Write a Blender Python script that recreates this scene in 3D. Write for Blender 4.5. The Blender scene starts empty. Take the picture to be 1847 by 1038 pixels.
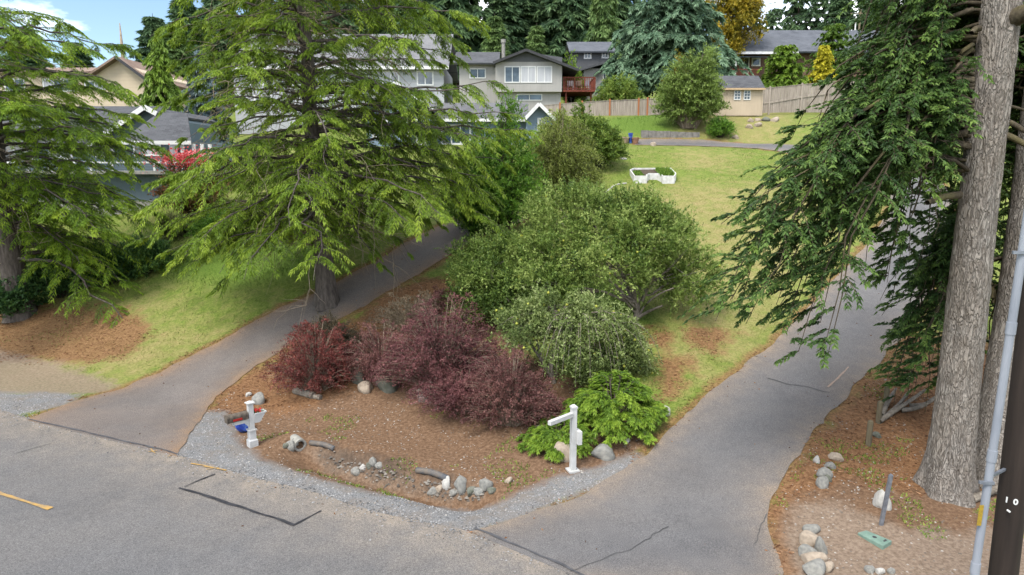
import bpy, math, random
import numpy as np
from mathutils import Vector, Matrix

# ------------------------------------------------------------------ camera, sky, sun, exposure
SC = bpy.context.scene
CAM_H = 6.5
PITCH = math.radians(10.0)
cam_d = bpy.data.cameras.new('camera')
cam_d.sensor_width = 36.0
cam_d.lens = 24.0
cam_d.clip_start = 0.05
cam_d.clip_end = 3000.0
cam = bpy.data.objects.new('camera', cam_d)
SC.collection.objects.link(cam)
cam.location = (0, 0, CAM_H)
cam.rotation_euler = (math.pi / 2 - PITCH, 0, 0)
SC.camera = cam

SUN_EL = math.radians(56)
SUN_AZ = math.radians(215)          # compass bearing of the sun, clockwise from +Y
world = bpy.data.worlds.new('World')
SC.world = world
world.use_nodes = True
wn = world.node_tree
wn.nodes.clear()
w_out = wn.nodes.new('ShaderNodeOutputWorld')
w_bg = wn.nodes.new('ShaderNodeBackground')
w_sky = wn.nodes.new('ShaderNodeTexSky')
w_sky.sky_type = 'NISHITA'
w_sky.sun_disc = False
w_sky.sun_elevation = SUN_EL
w_sky.sun_rotation = SUN_AZ
w_sky.altitude = 100
w_sky.air_density = 1.0
w_sky.dust_density = 0.2
w_sky.ozone_density = 2.5
w_tc = wn.nodes.new('ShaderNodeTexCoord')
w_map = wn.nodes.new('ShaderNodeMapping')
w_map.inputs['Scale'].default_value = (1.0, 1.0, 2.6)
w_map.inputs['Location'].default_value = (1.1, 0.1, 0.5)
w_no = wn.nodes.new('ShaderNodeTexNoise')
w_no.inputs['Scale'].default_value = 2.1
w_no.inputs['Detail'].default_value = 9
w_no.inputs['Roughness'].default_value = 0.56
w_cr = wn.nodes.new('ShaderNodeValToRGB')
w_cr.color_ramp.elements[0].position = 0.47
w_cr.color_ramp.elements[1].position = 0.66
w_mix = wn.nodes.new('ShaderNodeMixRGB')
w_mix.inputs['Color2'].default_value = (28.0, 28.0, 28.2, 1)
wn.links.new(w_tc.outputs['Generated'], w_map.inputs['Vector'])
wn.links.new(w_map.outputs['Vector'], w_no.inputs['Vector'])
wn.links.new(w_no.outputs['Fac'], w_cr.inputs['Fac'])
wn.links.new(w_cr.outputs['Color'], w_mix.inputs['Fac'])
wn.links.new(w_sky.outputs['Color'], w_mix.inputs['Color1'])
wn.links.new(w_mix.outputs['Color'], w_bg.inputs['Color'])
w_bg.inputs['Strength'].default_value = 0.05
wn.links.new(w_bg.outputs['Background'], w_out.inputs['Surface'])

sun_d = bpy.data.lights.new('sun', 'SUN')
sun_d.energy = 1.4
sun_d.angle = math.radians(24)
sun_d.color = (1.0, 0.95, 0.87)
sun = bpy.data.objects.new('sun', sun_d)
SC.collection.objects.link(sun)
sd = Vector((math.sin(SUN_AZ) * math.cos(SUN_EL), math.cos(SUN_AZ) * math.cos(SUN_EL), math.sin(SUN_EL)))
sun.rotation_euler = (-sd).to_track_quat('-Z', 'Y').to_euler()
sun.location = (0, -20, 40)

SC.view_settings.view_transform = 'Standard'
SC.view_settings.look = 'None'
SC.view_settings.gamma = 1.0
SC.view_settings.use_curve_mapping = False
SC.view_settings.exposure = 2.08
SC.render.engine = 'CYCLES'
SC.cycles.max_bounces = 6
SC.cycles.diffuse_bounces = 3
SC.cycles.transmission_bounces = 4
SC.cycles.transparent_max_bounces = 6
SC.cycles.caustics_reflective = False
SC.cycles.caustics_refractive = False

# ------------------------------------------------------------------ maths helpers
rng = np.random.default_rng(11)
random.seed(5)
F = 1231.0
CX, CY = 923.5, 519.0
cP, sP = math.cos(PITCH), math.sin(PITCH)
CAMP = np.array([0.0, 0.0, CAM_H])
UP = np.array([0.0, 0.0, 1.0])


def ray(px, py):
    u = (px - CX) / F
    v = (CY - py) / F
    return np.array([u, cP + v * sP, -sP + v * cP])


def W(px, py, Y):
    "world point on the sight line of a photo pixel at distance Y"
    d = ray(px, py)
    return CAMP + d * (Y / d[1])


def smooth(a, b, x):
    t = np.clip((x - a) / (b - a), 0, 1)
    return t * t * (3 - 2 * t)


def hash3(i, j, k, seed):
    h = (i * 374761393 + j * 668265263 + k * 2147483647 + seed * 974711) & 0xFFFFFFFF
    h = ((h ^ (h >> 13)) * 1274126177) & 0xFFFFFFFF
    h = h ^ (h >> 16)
    return (h & 0xFFFF) / 65535.0


def vnoise(p, scale=1.0, seed=0):
    p = np.asarray(p, float) * scale
    i = np.floor(p).astype(np.int64)
    f = p - i
    f = f * f * (3 - 2 * f)
    r = 0
    for dx in (0, 1):
        for dy in (0, 1):
            for dz in (0, 1):
                w = (f[..., 0] if dx else 1 - f[..., 0]) * (f[..., 1] if dy else 1 - f[..., 1]) * (f[..., 2] if dz else 1 - f[..., 2])
                r = r + w * hash3(i[..., 0] + dx, i[..., 1] + dy, i[..., 2] + dz, seed)
    return r * 2 - 1


def fbm(p, scale=1.0, seed=0, octs=4):
    r, a, s = 0, 1.0, scale
    for o in range(octs):
        r = r + a * vnoise(p, s, seed + o * 17)
        a *= 0.5
        s *= 2.03
    return r


def cross3(a, b):
    a, b = np.broadcast_arrays(a, b)
    return np.stack([a[..., 1] * b[..., 2] - a[..., 2] * b[..., 1], a[..., 2] * b[..., 0] - a[..., 0] * b[..., 2], a[..., 0] * b[..., 1] - a[..., 1] * b[..., 0]], -1)


def norm(a):
    return a / np.maximum(np.sqrt((a * a).sum(-1, keepdims=True)), 1e-9)


# ------------------------------------------------------------------ terrain heights
_q = np.linspace(-20, 500, 5201)
_z = np.interp(_q, [-20, 3.2, 5, 7, 10, 15, 23, 31.5, 35.2, 36.6, 40, 48, 60, 90, 150, 300, 500],
               [0, 0, .22, .62, 1.45, 2.9, 5.15, 7.62, 8.05, 8.75, 10.0, 10.85, 12.6, 17.6, 26, 42, 60])
_k = np.exp(-np.linspace(-2, 2, 17) ** 2)
_k /= _k.sum()
_z = np.convolve(np.pad(_z, 8, mode='edge'), _k, 'valid')
DITCH = None


def height(x, y, ditch=True):
    x = np.asarray(x, float)
    y = np.asarray(y, float)
    ye = np.clip(10.06 - .509 * (x - 1.14), 7.5, 22.0)
    s = y - ye
    k = smooth(0, 22, s)
    q = y - 10 - (1 - k) * (ye - 10)
    z = np.interp(q, _q, _z)
    z = z * (1 - .27 * smooth(8, 25, -x) * (1 - .55 * smooth(45, 70, y)))
    p = np.stack([x, y, np.zeros_like(x)], -1)
    z = z + .07 * vnoise(p, .23, 3) * smooth(1.5, 6, s) + .02 * vnoise(p, .9, 4) * smooth(.8, 2.5, s)
    if ditch and DITCH is not None:
        a, b = DITCH
        ab = b - a
        L = np.hypot(*ab)
        t = ((x - a[0]) * ab[0] + (y - a[1]) * ab[1]) / L
        n = ((x - a[0]) * -ab[1] + (y - a[1]) * ab[0]) / L
        w = smooth(-1.0, .6, t) * (1 - smooth(L - .4, L + 1.2, t))
        z = z + .24 * np.exp(-((t + .55) / .38) ** 2 - (n / .45) ** 2)
        prof = np.where(n > -.02, smooth(.30, -.02, n) if False else 1 - smooth(-.02, .30, n), 1 - smooth(-.02, 1.15, -n))
        z = z - .52 * w * prof + .07 * w * np.exp(-((n - .6) / .5) ** 2)
    return z


def G(px, py, ditch=True):
    "where the sight line of a photo pixel meets the ground"
    d = ray(px, py)
    t = np.concatenate([np.arange(4, 60, .02), np.arange(60, 400, .2)])
    p = CAMP + t[:, None] * d
    below = p[:, 2] <= height(p[:, 0], p[:, 1], ditch)
    i = int(np.argmax(below)) if below.any() else len(t) - 1
    q = p[i]
    return np.array([q[0], q[1], float(height(q[0], q[1], ditch))])


DITCH = (G(552, 806, False)[:2], G(850, 884, False)[:2])


def mpp(p):
    "metres for one photo pixel at a point"
    d = np.asarray(p) - CAMP
    return (d[1] * cP - d[2] * sP) / F


def ground_z(x, y):
    return float(height(x, y))


# ------------------------------------------------------------------ scene helpers
COL = SC.collection
ORG = {}
MATS = {}


def link(o):
    COL.objects.link(o)
    return o


def thing(name, label, cat, loc, group=None):
    o = link(bpy.data.objects.new(name, None))
    o.empty_display_size = 0.2
    o.location = Vector([float(c) for c in loc])
    o['label'] = label
    o['category'] = cat
    if group:
        o['group'] = group
    ORG[o.name] = np.array([float(c) for c in loc])
    return o


def tag(o, label=None, cat=None, group=None, kind=None):
    if label: o['label'] = label
    if cat: o['category'] = cat
    if group: o['group'] = group
    if kind: o['kind'] = kind
    return o


def place(name, mesh, parent=None, org=None):
    o = link(bpy.data.objects.new(name, mesh))
    if parent is not None:
        o.parent = parent
        ORG[o.name] = ORG[parent.name]
    elif org is not None:
        o.location = Vector([float(c) for c in org])
        ORG[o.name] = np.array([float(c) for c in org])
    else:
        ORG[o.name] = np.zeros(3)
    return o


def make_mesh(name, V, faces=None, quads=None, mat=None, tint=None, smooth_shade=False):
    me = bpy.data.meshes.new(name)
    if quads is not None:
        V = np.ascontiguousarray(V, np.float32)
        n = len(quads)
        me.vertices.add(len(V))
        me.vertices.foreach_set('co', V.ravel())
        k = quads.shape[1]
        me.loops.add(n * k)
        me.loops.foreach_set('vertex_index', np.ascontiguousarray(quads, np.int32).ravel())
        me.polygons.add(n)
        me.polygons.foreach_set('loop_start', np.arange(0, n * k, k, dtype=np.int32))
        me.update(calc_edges=True)
        if tint is not None:
            a = me.attributes.new('tint', 'FLOAT', 'FACE')
            a.data.foreach_set('value', np.ascontiguousarray(tint, np.float32))
    else:
        me.from_pydata([tuple(map(float, v)) for v in V], [], faces)
        me.update()
    if smooth_shade:
        me.polygons.foreach_set('use_smooth', np.ones(len(me.polygons), bool))
    if mat is not None:
        me.materials.append(mat)
    return me


class MB:
    "collects boxes, polygons and tubes in world coordinates, becomes ONE mesh object"

    def __init__(self):
        self.v, self.f = [], []

    def poly(self, pts):
        n = len(self.v)
        self.v += [tuple(map(float, p)) for p in pts]
        self.f.append(tuple(range(n, n + len(pts))))
        return self

    def box(self, a, b, rz=0.0, piv=None):
        x0, y0, z0 = a
        x1, y1, z1 = b
        P = [(x0, y0, z0), (x1, y0, z0), (x1, y1, z0), (x0, y1, z0), (x0, y0, z1), (x1, y0, z1), (x1, y1, z1), (x0, y1, z1)]
        if rz:
            cx, cy = piv if piv is not None else ((x0 + x1) / 2, (y0 + y1) / 2)
            c, s = math.cos(rz), math.sin(rz)
            P = [(cx + (x - cx) * c - (y - cy) * s, cy + (x - cx) * s + (y - cy) * c, z) for x, y, z in P]
        return self.hexa(P)

    def hexa(self, P):
        n = len(self.v)
        self.v += [tuple(map(float, p)) for p in P]
        self.f += [tuple(n + i for i in q) for q in ((0, 3, 2, 1), (4, 5, 6, 7), (0, 1, 5, 4), (1, 2, 6, 5), (2, 3, 7, 6), (3, 0, 4, 7))]
        return self

    def slab(self, quad, thick):
        "a quad given by 4 corners thickened downwards along its normal"
        q = [np.asarray(p, float) for p in quad]
        n = cross3(q[1] - q[0], q[3] - q[0])
        n = n / np.linalg.norm(n)
        if n[2] < 0: n = -n
        return self.hexa([p - n * thick for p in q] + q)

    def bar(self, a, b, w, h, up=(0, 0, 1)):
        a, b = np.asarray(a, float), np.asarray(b, float)
        d = norm(b - a)
        u = np.asarray(up, float)
        s = norm(cross3(d, u))
        u = cross3(s, d)
        c = [(-w / 2, -h / 2), (w / 2, -h / 2), (w / 2, h / 2), (-w / 2, h / 2)]
        P = [a + s * x + u * y for x, y in c] + [b + s * x + u * y for x, y in c]
        return self.hexa(P)

    def tube(self, pts, rad, n=8, cap=True):
        pts = np.asarray(pts, float)
        m = len(pts)
        rad = np.broadcast_to(np.asarray(rad, float), (m,))
        tan = norm(np.gradient(pts, axis=0))
        ref = np.array([0.31, 0.22, 0.92]) if abs(tan[0][2]) < .8 else np.array([0.95, 0.2, 0.1])
        s = norm(cross3(tan, ref))
        u = cross3(s, tan)
        a = np.linspace(0, 2 * np.pi, n, endpoint=False)
        V = pts[:, None] + rad[:, None, None] * (np.cos(a)[None, :, None] * s[:, None] + np.sin(a)[None, :, None] * u[:, None])
        o = len(self.v)
        self.v += [tuple(p) for p in V.reshape(-1, 3).tolist()]
        for i in range(m - 1):
            for j in range(n):
                k = (j + 1) % n
                self.f.append((o + i * n + j, o + i * n + k, o + (i + 1) * n + k, o + (i + 1) * n + j))
        if cap:
            self.f.append(tuple(o + j for j in range(n))[::-1])
            self.f.append(tuple(o + (m - 1) * n + j for j in range(n)))
        return self

    def build(self, name, mat, parent=None, org=None, smooth_shade=False, bevel=0):
        o0 = ORG[parent.name] if parent is not None else (np.asarray(org, float) if org is not None else np.zeros(3))
        V = np.asarray(self.v, float) - o0
        me = make_mesh(name, V, faces=self.f, mat=mat, smooth_shade=smooth_shade)
        o = place(name, me, parent, org)
        if bevel:
            b = o.modifiers.new('bevel', 'BEVEL')
            b.width = bevel
            b.segments = 2
            b.limit_method = 'ANGLE'
        return o


def tubes_mesh(P, R, n=3):
    "many tapered tubes at once: P (N,m,3) R (N,m) -> verts, quads"
    N, m, _ = P.shape
    tan = norm(np.gradient(P, axis=1))
    ref = np.where(np.abs(tan[..., 2:3]) < .8, UP, np.array([1.0, .1, 0]))
    s = norm(cross3(tan, ref))
    u = cross3(s, tan)
    a = np.linspace(0, 2 * np.pi, n, endpoint=False)
    V = P[:, :, None] + R[:, :, None, None] * (np.cos(a)[None, None, :, None] * s[:, :, None] + np.sin(a)[None, None, :, None] * u[:, :, None])
    idx = np.arange(N * m * n).reshape(N, m, n)
    q = np.stack([idx[:, :-1], np.roll(idx, -1, 2)[:, :-1], np.roll(idx, -1, 2)[:, 1:], idx[:, 1:]], -1)
    return V.reshape(-1, 3), q.reshape(-1, 4)


class Wood:
    def __init__(self):
        self.V, self.Q, self.n = [], [], 0

    def add(self, P, R, n=3):
        P = np.asarray(P, float)
        if P.ndim == 2:
            P = P[None]
            R = np.asarray(R, float)[None]
        v, q = tubes_mesh(P, np.asarray(R, float), n)
        self.V.append(v)
        self.Q.append(q + self.n)
        self.n += len(v)

    def build(self, name, mat, parent):
        V = np.concatenate(self.V) - ORG[parent.name]
        return place(name, make_mesh(name, V, quads=np.concatenate(self.Q), mat=mat, smooth_shade=True), parent)


class Leaves:
    "many small leaves (kites) or needle tufts (slim triangles)"

    def __init__(self, tri=False):
        self.V, self.T, self.tri = [], [], tri

    def add(self, base, d, side, L, Wd, tint, fold=0.0):
        base = base.reshape(-1, 3)
        d = norm(d.reshape(-1, 3))
        side = side.reshape(-1, 3)
        side = norm(side - d * (side * d).sum(-1, keepdims=True))
        N = len(base)
        L = np.broadcast_to(L, (N,))[:, None]
        Wd = np.broadcast_to(Wd, (N,))[:, None]
        if self.tri:
            V = np.stack([base - side * Wd * .5, base + side * Wd * .5, base + d * L], 1)
        else:
            nrm = cross3(d, side)
            mid = base + d * L * .45
            V = np.stack([base, mid + side * Wd * .5 + nrm * Wd * fold, base + d * L, mid - side * Wd * .5 + nrm * Wd * fold], 1)
        self.V.append(V.astype(np.float32))
        self.T.append(np.broadcast_to(np.asarray(tint, np.float32).reshape(-1) if np.ndim(tint) else tint, (N,)).astype(np.float32))

    def count(self):
        return sum(len(v) for v in self.V)

    def mesh(self, name, mat, org):
        k = 3 if self.tri else 4
        V = np.concatenate(self.V).reshape(-1, 3) - np.asarray(org, np.float32)
        n = len(V) // k
        return make_mesh(name, V, quads=np.arange(n * k).reshape(n, k), mat=mat, tint=np.concatenate(self.T))

    def build(self, name, mat, parent=None, org=None):
        o0 = ORG[parent.name] if parent is not None else (org if org is not None else np.zeros(3))
        return place(name, self.mesh(name, mat, o0), parent, org)


def rdir(n, zlo=-1, zhi=1):
    a = rng.uniform(0, 2 * np.pi, n)
    z = rng.uniform(zlo, zhi, n)
    r = np.sqrt(np.maximum(0, 1 - z * z))
    return np.stack([r * np.cos(a), r * np.sin(a), z], -1)


# ------------------------------------------------------------------ materials
def nodes(name):
    m = bpy.data.materials.new(name)
    m.use_nodes = True
    t = m.node_tree
    b = t.nodes['Principled BSDF']
    MATS[name] = m
    return m, t, b


def N_(t, typ, **kw):
    n = t.nodes.new(typ)
    for k, v in kw.items():
        if k in n.inputs:
            n.inputs[k].default_value = v
        else:
            setattr(n, k, v)
    return n


def rgba(c):
    return (c[0], c[1], c[2], 1)


def ramp(t, fac, stops):
    r = t.nodes.new('ShaderNodeValToRGB')
    e = r.color_ramp.elements
    while len(e) < len(stops):
        e.new(0.5)
    for i, (p, c) in enumerate(stops):
        e[i].position = p
        e[i].color = rgba(c)
    t.links.new(fac, r.inputs['Fac'])
    return r.outputs['Color']


def mixc(t, fac, a, b, mode='MIX'):
    m = t.nodes.new('ShaderNodeMixRGB')
    m.blend_type = mode
    for s, v in (('Fac', fac), ('Color1', a), ('Color2', b)):
        if isinstance(v, bpy.types.NodeSocket):
            t.links.new(v, m.inputs[s])
        elif s == 'Fac':
            m.inputs[s].default_value = v
        else:
            m.inputs[s].default_value = rgba(v)
    return m.outputs['Color']


def mth(t, op, a, b=0.0, clamp=False):
    m = t.nodes.new('ShaderNodeMath')
    m.operation = op
    m.use_clamp = clamp
    for i, v in enumerate((a, b)):
        if isinstance(v, bpy.types.NodeSocket):
            t.links.new(v, m.inputs[i])
        else:
            m.inputs[i].default_value = v
    return m.outputs[0]


def pos(t, scale=(1, 1, 1), obj=False):
    if obj:
        o = t.nodes.new('ShaderNodeTexCoord').outputs['Object']
    else:
        o = t.nodes.new('ShaderNodeNewGeometry').outputs['Position']
    if scale != (1, 1, 1):
        m = t.nodes.new('ShaderNodeMapping')
        m.inputs['Scale'].default_value = scale
        t.links.new(o, m.inputs['Vector'])
        o = m.outputs['Vector']
    return o


def noise(t, vec, scale, detail=4, rough=.55):
    n = N_(t, 'ShaderNodeTexNoise', Scale=scale, Detail=detail, Roughness=rough)
    t.links.new(vec, n.inputs['Vector'])
    return n.outputs['Fac']


def bump(t, b, h, strength, dist):
    n = N_(t, 'ShaderNodeBump', Strength=strength, Distance=dist)
    t.links.new(h, n.inputs['Height'])
    t.links.new(n.outputs['Normal'], b.inputs['Normal'])


def plain(name, c1, c2=None, scale=6.0, rough=.7, bmp=0.0, bdist=.01, metal=0.0, stretch=(1, 1, 1), spec=.3, lo=.35, hi=.65):
    "two-tone noisy surface with fine relief"
    m, t, b = nodes(name)
    c2 = c2 or tuple(x * .8 for x in c1)
    v = pos(t, stretch, obj=True)
    n1 = noise(t, v, scale, 5)
    t.links.new(ramp(t, n1, [(lo, c1), (hi, c2)]), b.inputs['Base Color'])
    b.inputs['Roughness'].default_value = rough
    b.inputs['Metallic'].default_value = metal
    b.inputs['Specular IOR Level'].default_value = spec
    if bmp:
        bump(t, b, noise(t, v, scale * 4, 6), bmp, bdist)
    return m


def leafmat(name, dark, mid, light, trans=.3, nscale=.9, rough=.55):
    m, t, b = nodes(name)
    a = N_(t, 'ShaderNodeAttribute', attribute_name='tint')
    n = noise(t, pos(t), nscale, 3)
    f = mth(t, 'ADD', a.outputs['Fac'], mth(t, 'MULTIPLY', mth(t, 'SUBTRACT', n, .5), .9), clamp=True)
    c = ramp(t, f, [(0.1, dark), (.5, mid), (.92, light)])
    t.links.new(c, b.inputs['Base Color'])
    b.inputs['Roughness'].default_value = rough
    b.inputs['Specular IOR Level'].default_value = .25
    tr = N_(t, 'ShaderNodeBsdfTranslucent')
    t.links.new(c, tr.inputs['Color'])
    mx = N_(t, 'ShaderNodeMixShader', Fac=trans)
    out = t.nodes['Material Output']
    t.links.new(b.outputs[0], mx.inputs[1])
    t.links.new(tr.outputs[0], mx.inputs[2])
    t.links.new(mx.outputs[0], out.inputs['Surface'])
    return m


def barkmat(name, c1, c2, c3, zs=.18, scale=7.0, bmp=1.0, moss=None, plates=0):
    m, t, b = nodes(name)
    v = pos(t, (1, 1, zs), obj=True)
    n1 = noise(t, v, scale, 8, .7)
    c = ramp(t, n1, [(.3, c1), (.5, c2), (.72, c3)])
    n2 = noise(t, pos(t, obj=True), 1.3, 3)
    hgt = n1
    if plates:
        nd = N_(t, 'ShaderNodeTexNoise', Scale=5.0, Detail=4.0)
        t.links.new(v, nd.inputs['Vector'])
        va = t.nodes.new('ShaderNodeMixRGB')
        va.blend_type = 'ADD'
        va.inputs['Fac'].default_value = .5
        t.links.new(v, va.inputs['Color1'])
        t.links.new(nd.outputs['Color'], va.inputs['Color2'])
        vo = N_(t, 'ShaderNodeTexVoronoi', Scale=plates, feature='DISTANCE_TO_EDGE')
        t.links.new(va.outputs['Color'], vo.inputs['Vector'])
        fis = ramp(t, vo.outputs['Distance'], [(0.0, (0, 0, 0)), (.22, (1, 1, 1))])
        big = noise(t, pos(t, (1, 1, .6), obj=True), 2.2, 4)
        c = mixc(t, ramp(t, big, [(.35, (0, 0, 0)), (.7, (.45, .45, .45))]), c, (c2[0] * 1.05, c2[1] * .97, c2[2] * .87))
        c = mixc(t, mth(t, 'MULTIPLY', mth(t, 'SUBTRACT', 1.0, fis), .28), c, tuple(x * .75 for x in c1))
        hgt = mth(t, 'ADD', mth(t, 'MULTIPLY', fis, .8), mth(t, 'MULTIPLY', n1, .5))
    if moss:
        c = mixc(t, ramp(t, n2, [(.52, (0, 0, 0)), (.72, (.6, .6, .6))]), c, moss)
    t.links.new(c, b.inputs['Base Color'])
    b.inputs['Roughness'].default_value = .92
    b.inputs['Specular IOR Level'].default_value = .1
    bump(t, b, hgt, bmp, .04)
    return m


def sidingmat(name, c1, groove=.2, vertical=True, rough=.7):
    m, t, b = nodes(name)
    v = pos(t)
    w = N_(t, 'ShaderNodeTexWave', wave_type='BANDS', bands_direction='X' if vertical else 'Z', wave_profile='SAW', Scale=(.314 / groove))
    t.links.new(v, w.inputs['Vector'])
    g = ramp(t, w.outputs['Fac'], [(0.0, (0, 0, 0)), (.09, (1, 1, 1))])
    n1 = noise(t, pos(t, (1, 1, .3)), 1.2, 6)
    c = ramp(t, n1, [(.3, tuple(x * .9 for x in c1)), (.7, tuple(min(1, x * 1.06) for x in c1))])
    t.links.new(mixc(t, mth(t, 'MULTIPLY', mth(t, 'SUBTRACT', 1.0, g), .35), c, tuple(x * .5 for x in c1)), b.inputs['Base Color'])
    b.inputs['Roughness'].default_value = rough
    bump(t, b, g, .5, .012)
    return m


def shinglemat(name, c1, c2):
    m, t, b = nodes(name)
    v = pos(t)
    br = N_(t, 'ShaderNodeTexBrick', Scale=1.0)
    br.inputs['Brick Width'].default_value = .33
    br.inputs['Row Height'].default_value = .14
    br.inputs['Mortar Size'].default_value = .008
    br.inputs['Color1'].default_value = rgba(c1)
    br.inputs['Color2'].default_value = rgba(c2)
    br.inputs['Mortar'].default_value = rgba(tuple(x * .5 for x in c1))
    br.offset = .37
    mp = t.nodes.new('ShaderNodeMapping')
    mp.inputs['Rotation'].default_value = (0, 0, 0)
    t.links.new(v, mp.inputs['Vector'])
    # lay the courses along the slope: use X and (Y+Z)
    sx = t.nodes.new('ShaderNodeSeparateXYZ')
    cx = t.nodes.new('ShaderNodeCombineXYZ')
    t.links.new(mp.outputs['Vector'], sx.inputs[0])
    t.links.new(mth(t, 'ADD', sx.outputs['X'], mth(t, 'MULTIPLY', sx.outputs['Y'], .12)), cx.inputs['X'])
    t.links.new(mth(t, 'ADD', sx.outputs['Z'], mth(t, 'MULTIPLY', sx.outputs['Y'], .55)), cx.inputs['Y'])
    t.links.new(cx.outputs[0], br.inputs['Vector'])
    n1 = noise(t, v, .9, 6)
    c = mixc(t, ramp(t, n1, [(.3, (0, 0, 0)), (.7, (.5, .5, .5))]), br.outputs['Color'], tuple(x * 1.4 for x in c2))
    t.links.new(c, b.inputs['Base Color'])
    b.inputs['Roughness'].default_value = .95
    b.inputs['Specular IOR Level'].default_value = .15
    return m


def glassmat(name, c=(.03, .04, .05), rough=.08):
    m, t, b = nodes(name)
    n1 = noise(t, pos(t), 1.1, 3)
    t.links.new(ramp(t, n1, [(.4, c), (.62, tuple(x * 2.2 + .01 for x in c))]), b.inputs['Base Color'])
    b.inputs['Roughness'].default_value = rough
    b.inputs['Specular IOR Level'].default_value = .8
    return m


M = {}
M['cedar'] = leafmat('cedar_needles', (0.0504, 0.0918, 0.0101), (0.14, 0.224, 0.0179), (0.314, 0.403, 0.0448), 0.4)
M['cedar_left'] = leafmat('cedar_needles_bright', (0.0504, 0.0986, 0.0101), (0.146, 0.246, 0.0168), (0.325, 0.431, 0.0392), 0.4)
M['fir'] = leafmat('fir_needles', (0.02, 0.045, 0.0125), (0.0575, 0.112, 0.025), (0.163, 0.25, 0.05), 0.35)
M['apple_leaf'] = leafmat('apple_leaves', (.045, .085, .018), (.135, .205, .038), (.29, .36, .10), .4, 1.1)
M['apple_grey'] = leafmat('apple_leaves_pale', (.07, .105, .028), (.18, .24, .07), (.35, .40, .17), .4, 1.3)
M['barberry'] = leafmat('barberry_purple_leaves', (0.058, 0.0228, 0.0247), (0.149, 0.0582, 0.0602), (0.304, 0.133, 0.124), 0.3, 1.3)
M['barberry_red'] = leafmat('barberry_red_leaves', (0.0484, 0.0218, 0.0194), (0.157, 0.0411, 0.0363), (0.29, 0.0908, 0.0665), 0.3, 1.3)
M['barberry_dull'] = leafmat('barberry_dull_leaves', (0.044, 0.0418, 0.0242), (0.121, 0.0968, 0.0605), (0.242, 0.193, 0.132), 0.3, 1.3)
M['barberry_mix'] = leafmat('barberry_brown_purple_leaves', (0.058, 0.0278, 0.0236), (0.149, 0.0633, 0.0592), (0.284, 0.146, 0.118), 0.3, 1.3)
M['juniper'] = leafmat('juniper_sprays', (.04, .085, .010), (.11, .195, .016), (.23, .33, .035), .25, 2.2)
M['hedge'] = leafmat('glossy_dark_leaves', (0.0208, 0.0546, 0.0182), (0.0585, 0.13, 0.0364), (0.169, 0.273, 0.052), 0.35, 1.2)
M['bright_bush'] = leafmat('bright_green_leaves', (0.042, 0.102, 0.0144), (0.12, 0.24, 0.0264), (0.24, 0.384, 0.054), 0.4, 1.0)
M['rhodo'] = leafmat('rhododendron_leaves', (0.046, 0.0862, 0.0138), (0.132, 0.207, 0.0322), (0.276, 0.333, 0.069), 0.35, .8)
M['weeping'] = leafmat('weeping_olive_leaves', (0.066, 0.0825, 0.0176), (0.171, 0.209, 0.044), (0.319, 0.352, 0.099), 0.4, 1.0)
M['willowy'] = leafmat('sage_green_leaves', (0.075, 0.112, 0.0275), (0.175, 0.25, 0.0562), (0.325, 0.413, 0.112), 0.4, .7)
M['blue_conifer'] = leafmat('blue_green_needles', (0.0345, 0.0713, 0.0391), (0.0978, 0.172, 0.0978), (0.218, 0.322, 0.196), 0.3, .45)
M['blue_spruce'] = leafmat('pale_blue_needles', (.05, .08, .09), (.11, .16, .17), (.20, .26, .27), .2, .5)
M['maple'] = leafmat('yellowing_leaves', (.10, .10, .012), (.27, .22, .02), (.45, .33, .035), .3, .45)
M['golden'] = leafmat('golden_needles', (.24, .225, .02), (.46, .42, .03), (.64, .58, .06), .3, .8)
M['green_conifer'] = leafmat('fresh_green_needles', (.04, .085, .01), (.11, .19, .018), (.20, .30, .035), .25, .7)
M['forest'] = leafmat('forest_needles', (0.0232, 0.0522, 0.0261), (0.058, 0.11, 0.0493), (0.131, 0.21, 0.0841), 0.3, .16)
M['forest_light'] = leafmat('forest_light_needles', (0.042, 0.078, 0.0264), (0.102, 0.174, 0.048), (0.192, 0.276, 0.09), 0.3, .16)
M['red_shrub'] = leafmat('orange_red_leaves', (.05, .06, .015), (.16, .10, .03), (.42, .07, .05), .2, .7)
M['red_tip'] = leafmat('pink_red_flowers', (.45, .05, .05), (.62, .09, .09), (.75, .2, .2), .2, .7)
M['fern'] = leafmat('strappy_grass_leaves', (.05, .05, .02), (.11, .12, .04), (.2, .2, .08), .2, 1.0)
M['grass_blade'] = leafmat('grass_blades', (.06, .085, .016), (.13, .17, .03), (.25, .25, .085), .3, .35)
M['bright_grass'] = leafmat('bright_grass_blades', (.045, .10, .010), (.10, .185, .02), (.19, .28, .045), .3, .5)
M['litter'] = leafmat('fallen_needles', (.07, .03, .015), (.16, .075, .035), (.30, .17, .09), .05, .6, .9)
M['weed'] = leafmat('weed_leaves', (.05, .10, .012), (.12, .19, .025), (.24, .28, .05), .2, 1.5)

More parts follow.
